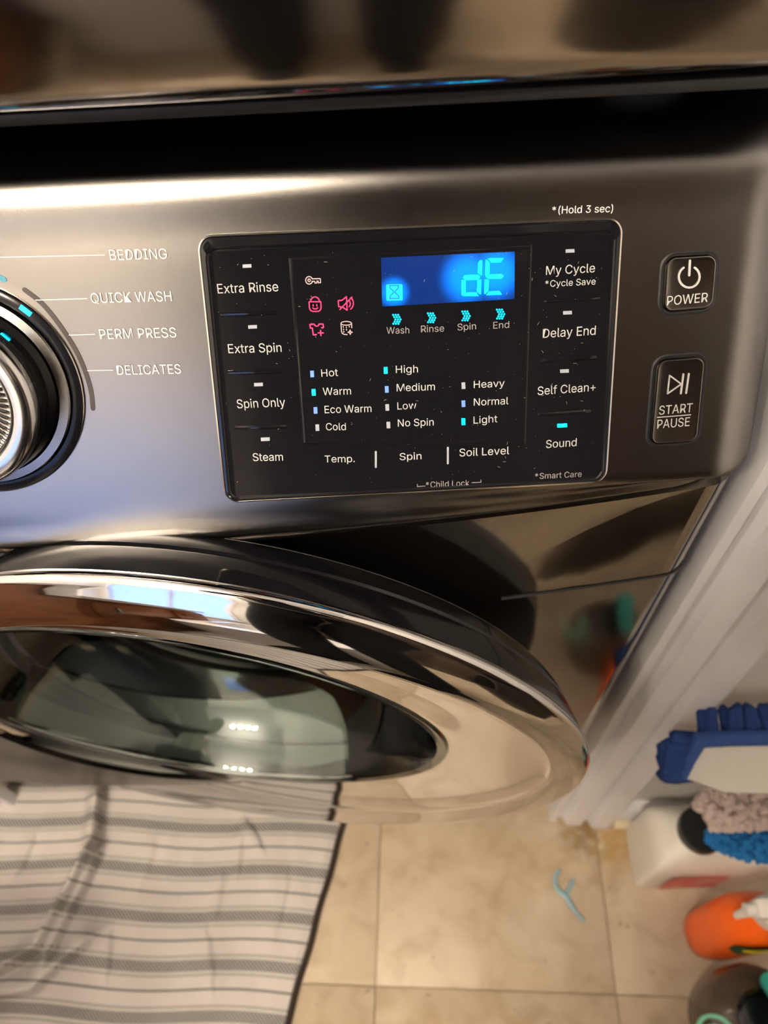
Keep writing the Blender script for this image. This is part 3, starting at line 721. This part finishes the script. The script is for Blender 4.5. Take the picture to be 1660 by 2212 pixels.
# ------------------------------------------------------------------ dryer stacked above
dryer = empty('tumble_dryer', (-0.14, 0.26, 0.964), 'glossy graphite tumble dryer stacked above the washer', 'tumble dryer')
dp_ = cr([(.86, 1.0), (.40, 1.0), (.30, 1.0), (.275, 1.0006), (.2665, 1.0025), (.2620, 1.0055), (.2596, 1.0100), (.2570, 1.0180), (.2540, 1.0290), (.2515, 1.0400), (.2490, 1.056), (.2455, 1.090), (.243, 1.14), (.242, 1.22), (.242, 1.60), (.242, 1.90), (.26, 1.925), (.30, 1.93), (.86, 1.93)], 6)
def dplan(x, y):
    e = abs(x - XC) - (.337 - .02)
    return y + .06 * (x - XC) ** 2 + (0.02 - math.sqrt(max(0, .0004 - e * e)) if e > 0 else 0)
MB().box((XC - .330, .272, .9945), (XC + .330, .855, .9990), None, .001).build('underside', M['blackmatt'], dryer)
xs = [XC - .337, XC - .335, XC - .33, XC - .32] + [XC + k * .03 for k in range(-10, 11)] + [XC + .32, XC + .33, XC + .335, XC + .337]
MB().loops([[Vector((x, dplan(x, y) if y < .5 else y, z)) for y, z in dp_] for x in xs], True, True).build('body', M['dryerm'], dryer, sharp=40)
MB().lathe([(.25, 0), (.25, .012), (.235, .03), (.20, .028), (.17, .01), (.0, .006)], (XC, .242, 1.42), (0, -1, 0), 72, True).build('door', M['chrome'], dryer)
MB().box((XC - .30, .232, 1.76), (XC + .30, .245, 1.88), None, .004).build('control_panel', M['blackgloss'], dryer)
MB().lathe([(.04, 0), (.04, .02), (.034, .026), (0, .027)], (XC, .233, 1.82), (0, -1, 0), 40, True).build('knob', M['knobchrome'], dryer)
for x in (XC - .28, XC + .28):
    for y in (.38, .78):
        MB().lathe([(.02, 0), (.02, .03), (.014, .0368)], (x, y, .9642), (0, 0, 1), 16, True, True).build('foot', M['rubber'], dryer)

# ------------------------------------------------------------------ rug
def rug():
    root = empty('bath_rug', (-.3, .1, 0), 'crumpled off-white woven rug with grey hatched stripes in front of the washer', 'rug')
    c0 = Vector((-.0695, .311)); a = Vector((-.990, .075)); b = Vector((-.297, -.955)).normalized()
    Wd, Ln = .53, .525
    def st(px, py):
        p = on_plane(px, py, (0, 0, 1), .008); q = Vector((p.x, p.y)) - c0
        det = a.x * b.y - a.y * b.x
        return ((q.x * b.y - q.y * b.x) / det, (a.x * q.y - a.y * q.x) / det)
    folds = [([(222, 1725), (205, 1850), (150, 1960), (100, 2045), (20, 2100), (-60, 2120)], .032, .008), ([(215, 1850), (185, 1920), (150, 1990), (125, 2055)], .024, .006),
             ([(190, 2040), (130, 2090), (80, 2140), (0, 2150)], .022, .009), ([(240, 2030), (235, 2100)], .004, .006), ([(520, 1810), (515, 1880)], .004, .006), ([(480, 1900), (470, 1970)], .003, .006),
             ([(65, 1820), (40, 1880)], .005, .006), ([(540, 1785), (560, 1820)], .006, .006), ([(450, 2030), (460, 2110)], .004, .008), ([(330, 1830), (310, 1900)], .003, .008), ([(620, 1900), (600, 2000)], .0025, .008)]
    folds = [([st(*p) for p in P], h, w) for P, h, w in folds]
    def hgt(s, t):
        z = .006 + .0016 * math.sin(37 * s + 11 * t + 1.3 * math.sin(29 * t)) * math.sin(31 * t + 9 * s) + .0010 * math.sin(83 * s + 20 * t) * math.sin(71 * t - 30 * s) + .0006 * math.sin(170 * s + 60 * t)
        for P, h, w in folds:
            bd, sg = 9, 1
            for (x0, y0), (x1, y1) in zip(P, P[1:]):
                dx, dy = x1 - x0, y1 - y0; k = max(0, min(1, ((s - x0) * dx + (t - y0) * dy) / (dx * dx + dy * dy)))
                ex, ey = s - x0 - k * dx, t - y0 - k * dy; d = math.hypot(ex, ey)
                if d < bd: bd = d; sg = 1 if dx * ey - dy * ex > 0 else -1
            w2 = w * (2.4 if sg < 0 else .40)
            z += h * math.exp(-(bd / w2) ** 2)
        e = min(s, Wd - s, t, Ln - t)
        return z if e > .01 else .003 + (z - .003) * e / .01
    nx, ny = 300, 240
    V = []; UV = []
    for j in range(ny + 1):
        for i in range(nx + 1):
            s, t = Wd * i / nx, Ln * j / ny
            p = c0 + a * s + b * t
            w = .004 * math.sin(9 * t + 2) + .003 * math.sin(23 * s)
            V.append(Vector((p.x + .003 * math.sin(20 * t) * (i / nx), p.y, hgt(s, t)))); UV.append((s, t + w))
    Fc = [(j * (nx + 1) + i, j * (nx + 1) + i + 1, (j + 1) * (nx + 1) + i + 1, (j + 1) * (nx + 1) + i) for j in range(ny) for i in range(nx)]
    m = bpy.data.materials.new('woven_striped_cotton'); m.use_nodes = True; nt = m.node_tree; bs_ = nt.nodes['Principled BSDF']; bs_.inputs['Roughness'].default_value = .95
    def nd(op, x, y=None):
        n = nt.nodes.new('ShaderNodeMath'); n.operation = op
        for k, v in enumerate((x, y)):
            if v is None: continue
            if isinstance(v, (int, float)): n.inputs[k].default_value = v
            else: nt.links.new(v, n.inputs[k])
        return n.outputs[0]
    at = nt.nodes.new('ShaderNodeUVMap'); at.uv_map = 'UVMap'; sp = nt.nodes.new('ShaderNodeSeparateXYZ'); nt.links.new(at.outputs[0], sp.inputs[0])
    s, t = sp.outputs[0], sp.outputs[1]
    per = .0565
    ph = nd('MULTIPLY', nd('FRACT', nd('DIVIDE', nd('ADD', t, STRIPE0), per)), per)      # metres within one repeat
    def band(c, w): return nd('LESS_THAN', nd('ABSOLUTE', nd('SUBTRACT', ph, c)), w)
    zig = nd('MULTIPLY', nd('PINGPONG', s, .0022), .35)
    def band2(c, w):
        return nd('LESS_THAN', nd('ABSOLUTE', nd('SUBTRACT', nd('ADD', ph, zig), c)), w)
    hatch = nd('GREATER_THAN', nd('FRACT', nd('DIVIDE', nd('ADD', s, nd('MULTIPLY', t, 1.3)), .0052)), .28)
    thick = nd('MULTIPLY', band(.0150, .0066), hatch)
    dots = nd('GREATER_THAN', nd('FRACT', nd('DIVIDE', s, .0036)), .25)
    thin = nd('MULTIPLY', nd('MAXIMUM', band2(.0045, .0013), band2(.0262, .0013)), dots)
    mid = band2(.0425, .0012)
    tot = nd('MAXIMUM', nd('MULTIPLY', thick, .95), nd('MAXIMUM', nd('MULTIPLY', thin, .7), mid))
    mx = nt.nodes.new('ShaderNodeMixRGB'); mx.inputs[1].default_value = (.53, .50, .485, 1); mx.inputs[2].default_value = (.085, .09, .088, 1)
    nt.links.new(tot, mx.inputs[0]); nt.links.new(mx.outputs[0], bs_.inputs['Base Color'])
    me = bpy.data.meshes.new('rug_cloth'); me.from_pydata([tuple(v) for v in V], [], Fc)
    ul = me.uv_layers.new(name='UVMap')
    for lp in me.loops: ul.data[lp.index].uv = UV[lp.vertex_index]
    for p in me.polygons: p.use_smooth = True
    me.materials.append(m); link('cloth', me, root)
    e = [c0 + b * (Ln * k / 40) for k in range(41)]
    MB().tube([Vector((p.x + .003 + .001 * math.sin(k * .9), p.y, .0042)) for k, p in enumerate(e)], .0042, 8).build('binding', M['binding'], root, label='dark brown edge binding')
    return root
STRIPE0 = .012
rug()

# ------------------------------------------------------------------ cleaning supplies at the wall, lower right
def oval(cx, cy, z, rx, ry, p=2.0, n=40, ang=0.0):
    out = []
    for k in range(n):
        a = 2 * PI * k / n; c, s = math.cos(a), math.sin(a)
        x = rx * math.copysign(abs(c) ** (2 / p), c); y = ry * math.copysign(abs(s) ** (2 / p), s)
        out.append(Vector((cx + x * math.cos(ang) - y * math.sin(ang), cy + x * math.sin(ang) + y * math.cos(ang), z)))
    return out
# white jug
jug = empty('bleach_jug', (.385, .198, 0), 'large white plastic jug with a black screw cap against the wall', 'bottle')
jx, jy = .388, .200
MB().loops([oval(jx, jy, z, rx, ry, p, 64, -.05) for z, rx, ry, p in
            [(.0005, .068, .035, 9), (.003, .0725, .0395, 10), (.03, .0735, .040, 12), (.112, .0735, .040, 12), (.116, .0728, .0393, 12)]] +
           [oval(jx - .003, jy, .128, .067, .0355, 9, 64, -.05), oval(jx - .012, jy, .138, .052, .031, 6, 64, -.05), oval(jx - .023, jy, .146, .030, .0265, 3, 64), oval(jx - .024, jy, .152, .0245, .0245, 2, 64), oval(jx - .024, jy, .160, .0245, .0245, 2, 64)]).build('body', M['jug'], jug, sharp=28)
MB().lathe([(.0262, 0), (.0268, .002), (.0268, .016), (.0250, .0185), (0, .0188)], (jx - .024, jy, .153), (0, 0, 1), 36, True).build('cap', M['cap'], jug)
MB().tube([(jx + .012, jy, .140), (jx + .020, jy, .160), (jx + .038, jy, .168), (jx + .056, jy, .155), (jx + .060, jy, .125)], .009, 12).build('handle', M['jug'], jug)
MB().loops([[Vector((x, jy - .0409 - (.0004) * s - (x - jx) * .05 * 0, z)) for x, z in ((jx - .050, .02), (jx + .055, .02), (jx + .055, .095), (jx - .050, .095))] for s in (0, 1)]).build('product_label', M['redlabel'], jug, label='reddish paper label')
# orange spray bottle
sp_ = empty('spray_bottle', (.405, .108, 0), 'orange plastic bottle with a white trigger sprayer beside the white jug', 'bottle')
ox, oy = .404, .106
MB().loops([oval(ox, oy, z, rx, ry, p, 44, .0) for z, rx, ry, p in
            [(.0005, .034, .026, 2.6), (.004, .0385, .030, 2.6), (.03, .039, .031, 2.6), (.09, .040, .032, 2.5), (.13, .040, .031, 2.5), (.155, .035, .027, 2.3), (.172, .024, .020, 2), (.182, .014, .014, 2), (.195, .0135, .0135, 2)]]).build('body', M['orange'], sp_, sharp=60)
MB().lathe([(.018, 0), (.0185, .002), (.0180, .020), (.014, .024), (.0, .0245)], (ox, oy, .185), (0, 0, 1), 30, True).build('collar', M['sprayer'], sp_)
MB().box((ox - .030, oy - .010, .208), (ox + .040, oy + .010, .232), None, .004).tube([(ox - .030, oy, .222), (ox - .040, oy, .222)], .007, 12).build('sprayer_head', M['sprayer'], sp_)
MB().tube([(ox - .020, oy, .212), (ox - .032, oy, .198), (ox - .034, oy, .180)], [.006, .005, .004], 10).build('trigger', M['sprayer'], sp_)
def patch_on_oval(a0, a1, z0, z1, rx, ry, p, off, name, m, parent, cx, cy):
    L = []
    for k in range(13):
        a = a0 + (a1 - a0) * k / 12; c, s = math.cos(a), math.sin(a)
        x = (rx + off) * math.copysign(abs(c) ** (2 / p), c); y = (ry + off) * math.copysign(abs(s) ** (2 / p), s)
        f = math.sin(PI * (k + .5) / 13) ** .5
        zc = (z0 + z1) / 2; L.append([Vector((cx + x, cy + y, zc - (z1 - z0) / 2 * f)), Vector((cx + x, cy + y, zc + (z1 - z0) / 2 * f))])
    return MB().loops(L, False, False, closed=False).build(name, m, parent)
patch_on_oval(R_(228), R_(312), .100, .158, .040, .0315, 2.5, .0008, 'emblem', M['darkgreen'], sp_, ox, oy)
patch_on_oval(R_(246), R_(294), .122, .150, .040, .0315, 2.5, .0014, 'emblem', M['yellow'], sp_, ox, oy)
# round smoked container with teal handle
bc = Vector((.400, .010, 0))
can = empty('smoked_canister', bc, 'round smoked brown canister with a teal handle beside the orange bottle', 'canister')
MB().lathe([(.0, .0005), (.050, .0005), (.056, .004), (.058, .03), (.058, .075), (.055, .086), (.044, .094), (.030, .098)], bc, (0, 0, 1), 48).build('body', M['smoke'], can)
MB().lathe([(.030, .0975), (.031, .104), (.027, .106), (.024, .098), (0, .096)], bc, (0, 0, 1), 36).build('lid', M['blackgloss'], can)
MB().tube([bc + Vector((.030, .038, .088)), bc + Vector((.012, .034, .118)), bc + Vector((.016, .012, .134)), bc + Vector((.026, -.008, .134)), bc + Vector((.030, -.032, .118)), bc + Vector((.034, -.040, .088))], [.009, .012, .013, .013, .012, .009], 14).build('handle', M['teal'], can, label='curved teal handle')
SW = on_plane(1548, 2238, (0, 0, 1), .092) - bc
mb = MB()
for r0, r1 in ((.0165, .0215), (.008, .0115)):
    l = []
    cc = bc + Vector((-.030, -.036, 0))
    pts = []
    for k in range(22):
        a = R_(-40 + 260 * k / 21); rr = (r0 + r1) / 2
        x, y = SW.x + rr * math.cos(a), SW.y + rr * math.sin(a)
        d = math.hypot(x, y); z = (.098 - (d - .030) * .29 if d < .044 else .094 - (d - .044) * .73 if d < .055 else .086) if d > .030 else .0985
        pts.append(bc + Vector((x, y, z + .0008)))
    mb.tube(pts, (r1 - r0) / 2, 8)
mb.build('swirl_emblem', M['mint'], can, label='mint green swirl')

# floss pick on the floor
pk = MB()
P = [on_plane(x, y, (0, 0, 1), .0032) for x, y in ((1208, 1880), (1200, 1900), (1206, 1922), (1224, 1938), (1240, 1965), (1262, 1990))]
pk.tube(cr([tuple(p) for p in P], 4), [.0025] * 8 + [.0032] * 8 + [.0020] * 5, 8)
P = [on_plane(x, y, (0, 0, 1), .0032) for x, y in ((1222, 1936), (1232, 1918), (1240, 1900))]
pk.tube(P, .0024, 8)
fp = pk.build('floss_pick', M['pick'], label='small light blue plastic floss pick lying on the floor')
fp['category'] = 'floss pick'

# flat mop head: white pad, blue binding, thick fringe
mn = Vector((-.10, -.55, .83)).normalized(); md = mn.dot(on_plane(1526, 1606, (0, 0, 1), .455))
def mp(px, py, h=0): 
    p = on_plane(px, py, mn, md); return p + mn * h
mop = empty('flat_mop_head', mp(1600, 1650), 'navy blue fringed mop head with a white pad leaning at the wall', 'mop')
P = [mp(1526, 1606), mp(1486, 1684), mp(1560, 1712), mp(1640, 1728)]
dirx = (mp(1660, 1604) - mp(1530, 1606)).normalized()
A0, A1 = P[0], P[1]
e0 = A0 + dirx * .26; e1 = P[3] + dirx * .17
quad = [A0, A1, P[2], e1, e0]
MB().loops([[p - mn * .010 for p in quad], [p - mn * .001 for p in quad], [p + (sum(quad, Vector()) / 5 - p) * .03 + mn * .001 for p in quad]]).build('pad', M['padwhite'], mop, sharp=40)
MB().tube([A1 - mn * .006 - dirx * .003, (A0 + A1) / 2 - mn * .006 - dirx * .006, A0 - mn * .006 - dirx * .006 + DV * .006, A0 - mn * .006 + dirx * .02 + DV * .009, e0 - mn * .006 + DV * .009], [.006, .007, .008, .007, .007], 10).build('binding', M['mopband'], mop)
fr_ = MB(); rnd = random.Random(3)
ed = (A0 - A1)
for k in range(9):                      # strands along the short side, pointing left
    for q in range(3):
        s = A1 + ed * (k + .4 * rnd.random()) / 8.2 - mn * (.008 + .005 * q)
        out = (-dirx * (.030 - .0024 * abs(k - 6) + .006 * rnd.random()) + ed.normalized() * .006 * (rnd.random() - .35))
        fr_.tube([s + dirx * .008, s + out * .5 + mn * .003, s + out * .9 + mn * .001, s + out - mn * .002], [.0050, .0062, .0060, .0028], 8)
upd = (e0 - A0).cross(mn).normalized()
if upd.z < 0: upd = -upd
for k in range(28):                     # strands along the long side, pointing up
    for q in range(2):
        s = A0 + (e0 - A0) * (k + .5 * rnd.random()) / 28 - mn * (.010 + .006 * q)
        out = upd * (.026 + .008 * rnd.random()) + dirx * .012 * (rnd.random() - .5)
        fr_.tube([s - upd * .006, s + out * .5 + mn * .004, s + out * .9, s + out - mn * .003], [.0045, .0055, .0052, .0022], 8)
fr_.build('fringe', M['mopblue'], mop, kind='stuff')
pc = A0 + dirx * .16 + (A1 - A0) * .5 - mn * .014
def wall_y(x): return (O + EY * WY).y - (x - (O + EY * WY).x) * math.tan(TH)
MB().tube([pc, pc + Vector((.004, .012, -.004)), Vector((pc.x + .006, wall_y(pc.x + .006) - .0008, pc.z - .006))], [.010, .009, .012], 12).build('wall_clip', M['sprayer'], mop)
# two chenille dusters
def chenille(name, label, mt, pts, rads, seed, bump_r=.0042):
    root = empty(name, pts[0], label, 'duster')
    MB().tube(pts, [r * .85 for r in rads], 16).build('core', mt, root)
    rnd = random.Random(seed); mb = MB()
    for i in range(len(pts) - 1):
        a, b = Vector(pts[i]), Vector(pts[i + 1]); t = (b - a).normalized(); u = t.orthogonal().normalized(); w = t.cross(u)
        for k in range(95):
            f = rnd.random(); th = rnd.random() * 2 * PI; r = (rads[i] + (rads[i + 1] - rads[i]) * f) * .92
            d = u * math.cos(th) + w * math.sin(th); c = a + (b - a) * f + d * r
            e = (d * .5 + t * (rnd.random() - .5) + Vector((0, 0, -.3))).normalized()
            mb.tube([c - d * .003, c + e * bump_r, c + e * bump_r * 2.3], [bump_r * .7, bump_r, bump_r * .35], 6)
    mb.build('chenille', mt, root, kind='stuff')
    e = Vector(pts[-1])
    MB().tube([e - Vector((.012, 0, 0)), e + Vector((.018, .006, .0)), Vector((e.x + .030, wall_y(e.x + .030) - .0008, e.z))], .007, 12).build('wall_clip', M['sprayer'], root)
    return root
zz = .235
def pz(x, y, z): return on_plane(x, y, (0, 0, 1), z)
h0 = chenille('chenille_duster', 'pinkish grey chenille duster above the black jug cap', M['pinkch'], [pz(1528, 1758, .250), pz(1560, 1745, .258), pz(1610, 1735, .262), pz(1670, 1722, .26), pz(1760, 1700, .265), pz(1850, 1690, .265)], [.010, .017, .021, .024, .024, .012], 5, .0052)
h1 = chenille('chenille_duster', 'bright blue chenille duster lying just below the pinkish grey one', M['bluech'], [pz(1535, 1792, .196), pz(1570, 1806, .198), pz(1620, 1813, .20), pz(1680, 1808, .20), pz(1770, 1800, .195), pz(1860, 1810, .19)], [.008, .014, .019, .022, .022, .010], 9)

# ------------------------------------------------------------------ what the shiny metal mirrors from behind the camera
# brown vanity cabinet at the left
cab = empty('vanity_cabinet', rm(-1.05, -.85), 'brown wooden vanity cabinet at the left wall behind the viewer', 'cabinet')
MB().box((-1.62, -1.30, .06), (-.47, -.34, .80), RMAT, .03).build('body', M['wood'], cab)
MB().box((-1.60, -1.28, .0005), (-.51, -.36, .06), RMAT).build('plinth', M['binding'], cab)
MB().box((-1.645, -1.33, .80), (-.44, -.31, .84), RMAT, .01).build('countertop', M['ceramic'], cab)
for y0 in (-1.28, -.78):
    d = MB().box((-.472, y0, .10), (-.450, y0 + .39, .76), RMAT, .006).build('door', M['wood'], cab)
    MB().tube([rm(-.438, y0 + .33, .60), rm(-.438, y0 + .33, .70)], .006, 10).build('handle', M['knobchrome'], d)
# white bathtub across the rear
bt = empty('bathtub', rm(-.14, -1.1), 'white freestanding tub on the floor behind the viewer', 'bathtub')
def rq(x0, x1, y0, y1, z, r):
    out = []
    for cx, cy, a0 in ((x1 - r, y1 - r, 0), (x0 + r, y1 - r, 90), (x0 + r, y0 + r, 180), (x1 - r, y0 + r, 270)):
        for k in range(7): a = R_(a0 + 15 * k); out.append(rm(cx + r * math.cos(a), cy + r * math.sin(a), z))
    return out
MB().loops([rq(-.40, .12, -1.55, -.62, .0005, .10), rq(-.42, .14, -1.57, -.58, .50, .14), rq(-.42, .14, -1.57, -.57, .53, .14), rq(-.36, .08, -1.5, -.74, .53, .12), rq(-.30, .02, -1.45, -.80, .15, .14)]).build('tub', M['ceramic'], bt, sharp=40)
# waste bin at the right
wbn = empty('waste_bin', rm(.60, -.50), 'dark round waste bin at the right behind the viewer', 'bin')
MB().lathe([(0, .0005), (.13, .0005), (.165, .34), (.17, .35), (.16, .35), (.125, .01), (0, .01)], rm(.60, -.50), (0, 0, 1), 40).build('bin', M['bin'], wbn)
# ceiling lamp with four bulbs
wr_ = empty('added_wardrobe', rm(.92, -1.4), 'tall dark block added behind the viewer to darken the fascia reflection', 'added_wardrobe')  # unseen; added as a dark mass for the right of the fascia to mirror
MB().box((.72, -2.0, .0005), (1.14, -.95, 2.05), RMAT, .006).build('body', dd.data.materials[0], wr_)
for y0 in (-1.98, -1.47):
    MB().box((.70, y0, .06), (.7195, y0 + .50, 2.0), RMAT, .004).build('door', dd.data.materials[0], wr_)
LP = rm(-.65, -1.05, 2.4)
lamp = empty('ceiling_lamp', LP, 'ceiling lamp with four lit warm bulbs above the viewer', 'lamp')
MB().box((-.92, -1.085, 2.36), (-.38, -1.015, 2.3995), RMAT, .006).build('base', M['knobchrome'], lamp)
for k in range(4):
    p = rm(-.89 + .16 * k, -1.05, 2.31)
    MB().lathe([(.018, .05), (.022, .02), (.020, .0)], p, (0, 0, 1), 16).build('socket', M['knobchrome'], lamp)
    MB().lathe([(.0, -.075), (.018, -.072), (.032, -.058), (.038, -.038), (.034, -.018), (.022, 0), (.012, .012), (0, .014)], p, (0, 0, 1), 20).build('bulb', M['bulb'], lamp)

# ------------------------------------------------------------------ the person holding the phone
def skin_obj(name, verts, edges, mt, parent, sub=2, root=0):
    me = bpy.data.meshes.new(name); me.from_pydata([v[:3] for v in verts], edges, [])
    o = link(name, me, parent); me.materials.append(mt)
    sk = o.modifiers.new('skin', 'SKIN'); sk.use_smooth_shade = True
    for i, v in enumerate(verts):
        r = v[3]; me.skin_vertices[0].data[i].radius = (r, r if len(v) < 5 else v[4])
        me.skin_vertices[0].data[i].use_root = (i == root)
    o.modifiers.new('sub', 'SUBSURF').levels = sub; o.modifiers['sub'].render_levels = sub
    return o
px0, py0 = -.01, -.41
person = empty('person', (px0, py0, 0), 'person in black trousers and dark top standing and holding a phone', 'person')
def chain(*P):
    return list(P), [(i, i + 1) for i in range(len(P) - 1)]
B = [(px0, py0, .92, .135, .10), (px0, py0 + .02, 1.08, .125, .09), (px0, py0 + .05, 1.25, .135, .095), (px0, py0 + .07, 1.38, .12, .08), (px0, py0 + .09, 1.46, .05, .05), (px0, py0 + .12, 1.53, .05, .05)]
E_ = [(0, 1), (1, 2), (2, 3), (3, 4), (4, 5)]
for s in (-1, 1):
    n = len(B)
    B += [(px0 + s * .17, py0 + .07, 1.385, .052), (px0 + s * .21, py0 + .10, 1.20, .042), (px0 + s * .19, py0 + .16, 1.09, .036), (px0 + s * .10, py0 + .27, 1.09, .028), (px0 + s * .065, py0 + .335, 1.10, .022)]
    E_ += [(3, n), (n, n + 1), (n + 1, n + 2), (n + 2, n + 3), (n + 3, n + 4)]
skin_obj('body', B, E_, M['shirt'], person)
Lg = [(px0, py0, .96, .13, .10)]; Le = []
for s in (-1, 1):
    n = len(Lg)
    Lg += [(px0 + s * .085, py0, .86, .10), (px0 + s * .10, py0 + .015, .66, .092), (px0 + s * .105, py0 + .02, .48, .080), (px0 + s * .108, py0 + .0, .30, .078), (px0 + s * .11, py0 - .01, .12, .074), (px0 + s * .11, py0 - .01, .05, .076)]
    Le += [(0, n)] + [(n + k, n + k + 1) for k in range(5)]
skin_obj('trousers', Lg, Le, M['cloth'], person)
for s in (-1, 1):
    x = px0 + s * .112
    MB().loops([oval(x, py0 + .05, z, rx, ry, 2.6, 32) for z, rx, ry in ((.0005, .040, .125), (.012, .045, .132), (.035, .044, .128), (.058, .038, .105), (.075, .034, .07), (.09, .032, .05))]).build('shoe', M['cloth'], person)
# head with face and hair
hc = Vector((px0, py0 + .14, 1.63)); tilt = Matrix.Translation(hc) @ Matrix.Rotation(R_(-35), 4, 'X')
bm = bmesh.new(); bmesh.ops.create_uvsphere(bm, u_segments=32, v_segments=24, radius=1)
for v in bm.verts:
    x, y, z = v.co; w = 1 - .22 * max(0, -z) ** 1.5
    v.co = Vector((x * .078 * w, y * .098 * (1 - .1 * max(0, -z)), z * .118))
    if y > .6 and abs(x) < .28 and -.35 < z < .12: v.co.y += .016 * (1 - abs(x) / .28) * (1 - abs(z + .12) / .3 if abs(z + .12) < .3 else 0)
    if y > .5 and abs(abs(x) - .38) < .16 and abs(z - .05) < .12: v.co.y -= .007
bmesh.ops.transform(bm, matrix=tilt, verts=bm.verts); me = bpy.data.meshes.new('head'); bm.to_mesh(me); bm.free()
for p in me.polygons: p.use_smooth = True
me.materials.append(M['skin']); head = link('head', me, person)
def sph(name, c, r, mt, parent, sc=(1, 1, 1)):
    bm = bmesh.new(); bmesh.ops.create_uvsphere(bm, u_segments=16, v_segments=12, radius=r)
    for v in bm.verts: v.co = Vector((v.co.x * sc[0], v.co.y * sc[1], v.co.z * sc[2])) + Vector(c)
    bmesh.ops.transform(bm, matrix=tilt, verts=bm.verts); me = bpy.data.meshes.new(name); bm.to_mesh(me); bm.free()
    for p in me.polygons: p.use_smooth = True
    me.materials.append(mt); return link(name, me, parent)
for s in (-1, 1):
    sph('eye', (s * .030, .078, .006), .011, M['ceramic'], head); sph('ear', (s * .078, -.005, -.005), .022, M['skin'], head, (.35, .7, 1.3))
sph('mouth', (0, .082, -.058), .018, mat('lips', (.45, .16, .13), .5), head, (1.2, .3, .35))
bm = bmesh.new(); bmesh.ops.create_uvsphere(bm, u_segments=32, v_segments=24, radius=1)
bmesh.ops.delete(bm, geom=[v for v in bm.verts if v.co.z < -.35 or (v.co.y > .35 and v.co.z < .45)], context='VERTS')
for v in bm.verts: v.co = Vector((v.co.x * .086, v.co.y * .106 - .003, v.co.z * .126 + .002))
bmesh.ops.transform(bm, matrix=tilt, verts=bm.verts); me = bpy.data.meshes.new('hair'); bm.to_mesh(me); bm.free()
for p in me.polygons: p.use_smooth = True
me.materials.append(M['hair']); link('hair', me, head)
# phone, just behind the picture's viewpoint, and the two hands around it
PM = cam.matrix_world.copy()
ph_ = MB().box((-.038, -.120, .004), (.038, .040, .012), PM, .003).build('phone', M['phone'], label='black phone held in both hands above the washer')
ph_['category'] = 'phone'
for s in (-1, 1):
    V = []; Ed = []
    wr = Vector((px0 + s * .065, py0 + .335, 1.10))
    base = PM @ Vector((s * .052, -.060, .016))
    V.append((*wr, .021)); V.append((*((wr + base) / 2), .024, .018)); V.append((*base, .026, .014)); Ed += [(0, 1), (1, 2)]
    for k in range(4):      # fingers curl round the back edge of the phone
        n = len(V); yy = -.030 - .019 * k
        pts = [PM @ Vector((s * .050, yy, .020)), PM @ Vector((s * .034, yy + .002, .0235)), PM @ Vector((s * (.016 + .003 * k), yy + .003, .0225)), PM @ Vector((s * (.006 + .004 * k), yy + .003, .0205))]
        V += [(*p, r) for p, r in zip(pts, (.0085, .008, .0075, .006))]; Ed += [(2, n), (n, n + 1), (n + 1, n + 2), (n + 2, n + 3)]
    n = len(V)
    pts = [PM @ Vector((s * .053, -.082, .008)), PM @ Vector((s * .047, -.066, -.004)), PM @ Vector((s * .034, -.052, -.005))]
    V += [(*p, r) for p, r in zip(pts, (.011, .0095, .0075))]; Ed += [(2, n), (n, n + 1), (n + 1, n + 2)]
    skin_obj('hand', V, Ed, M['skin'], person, 1)
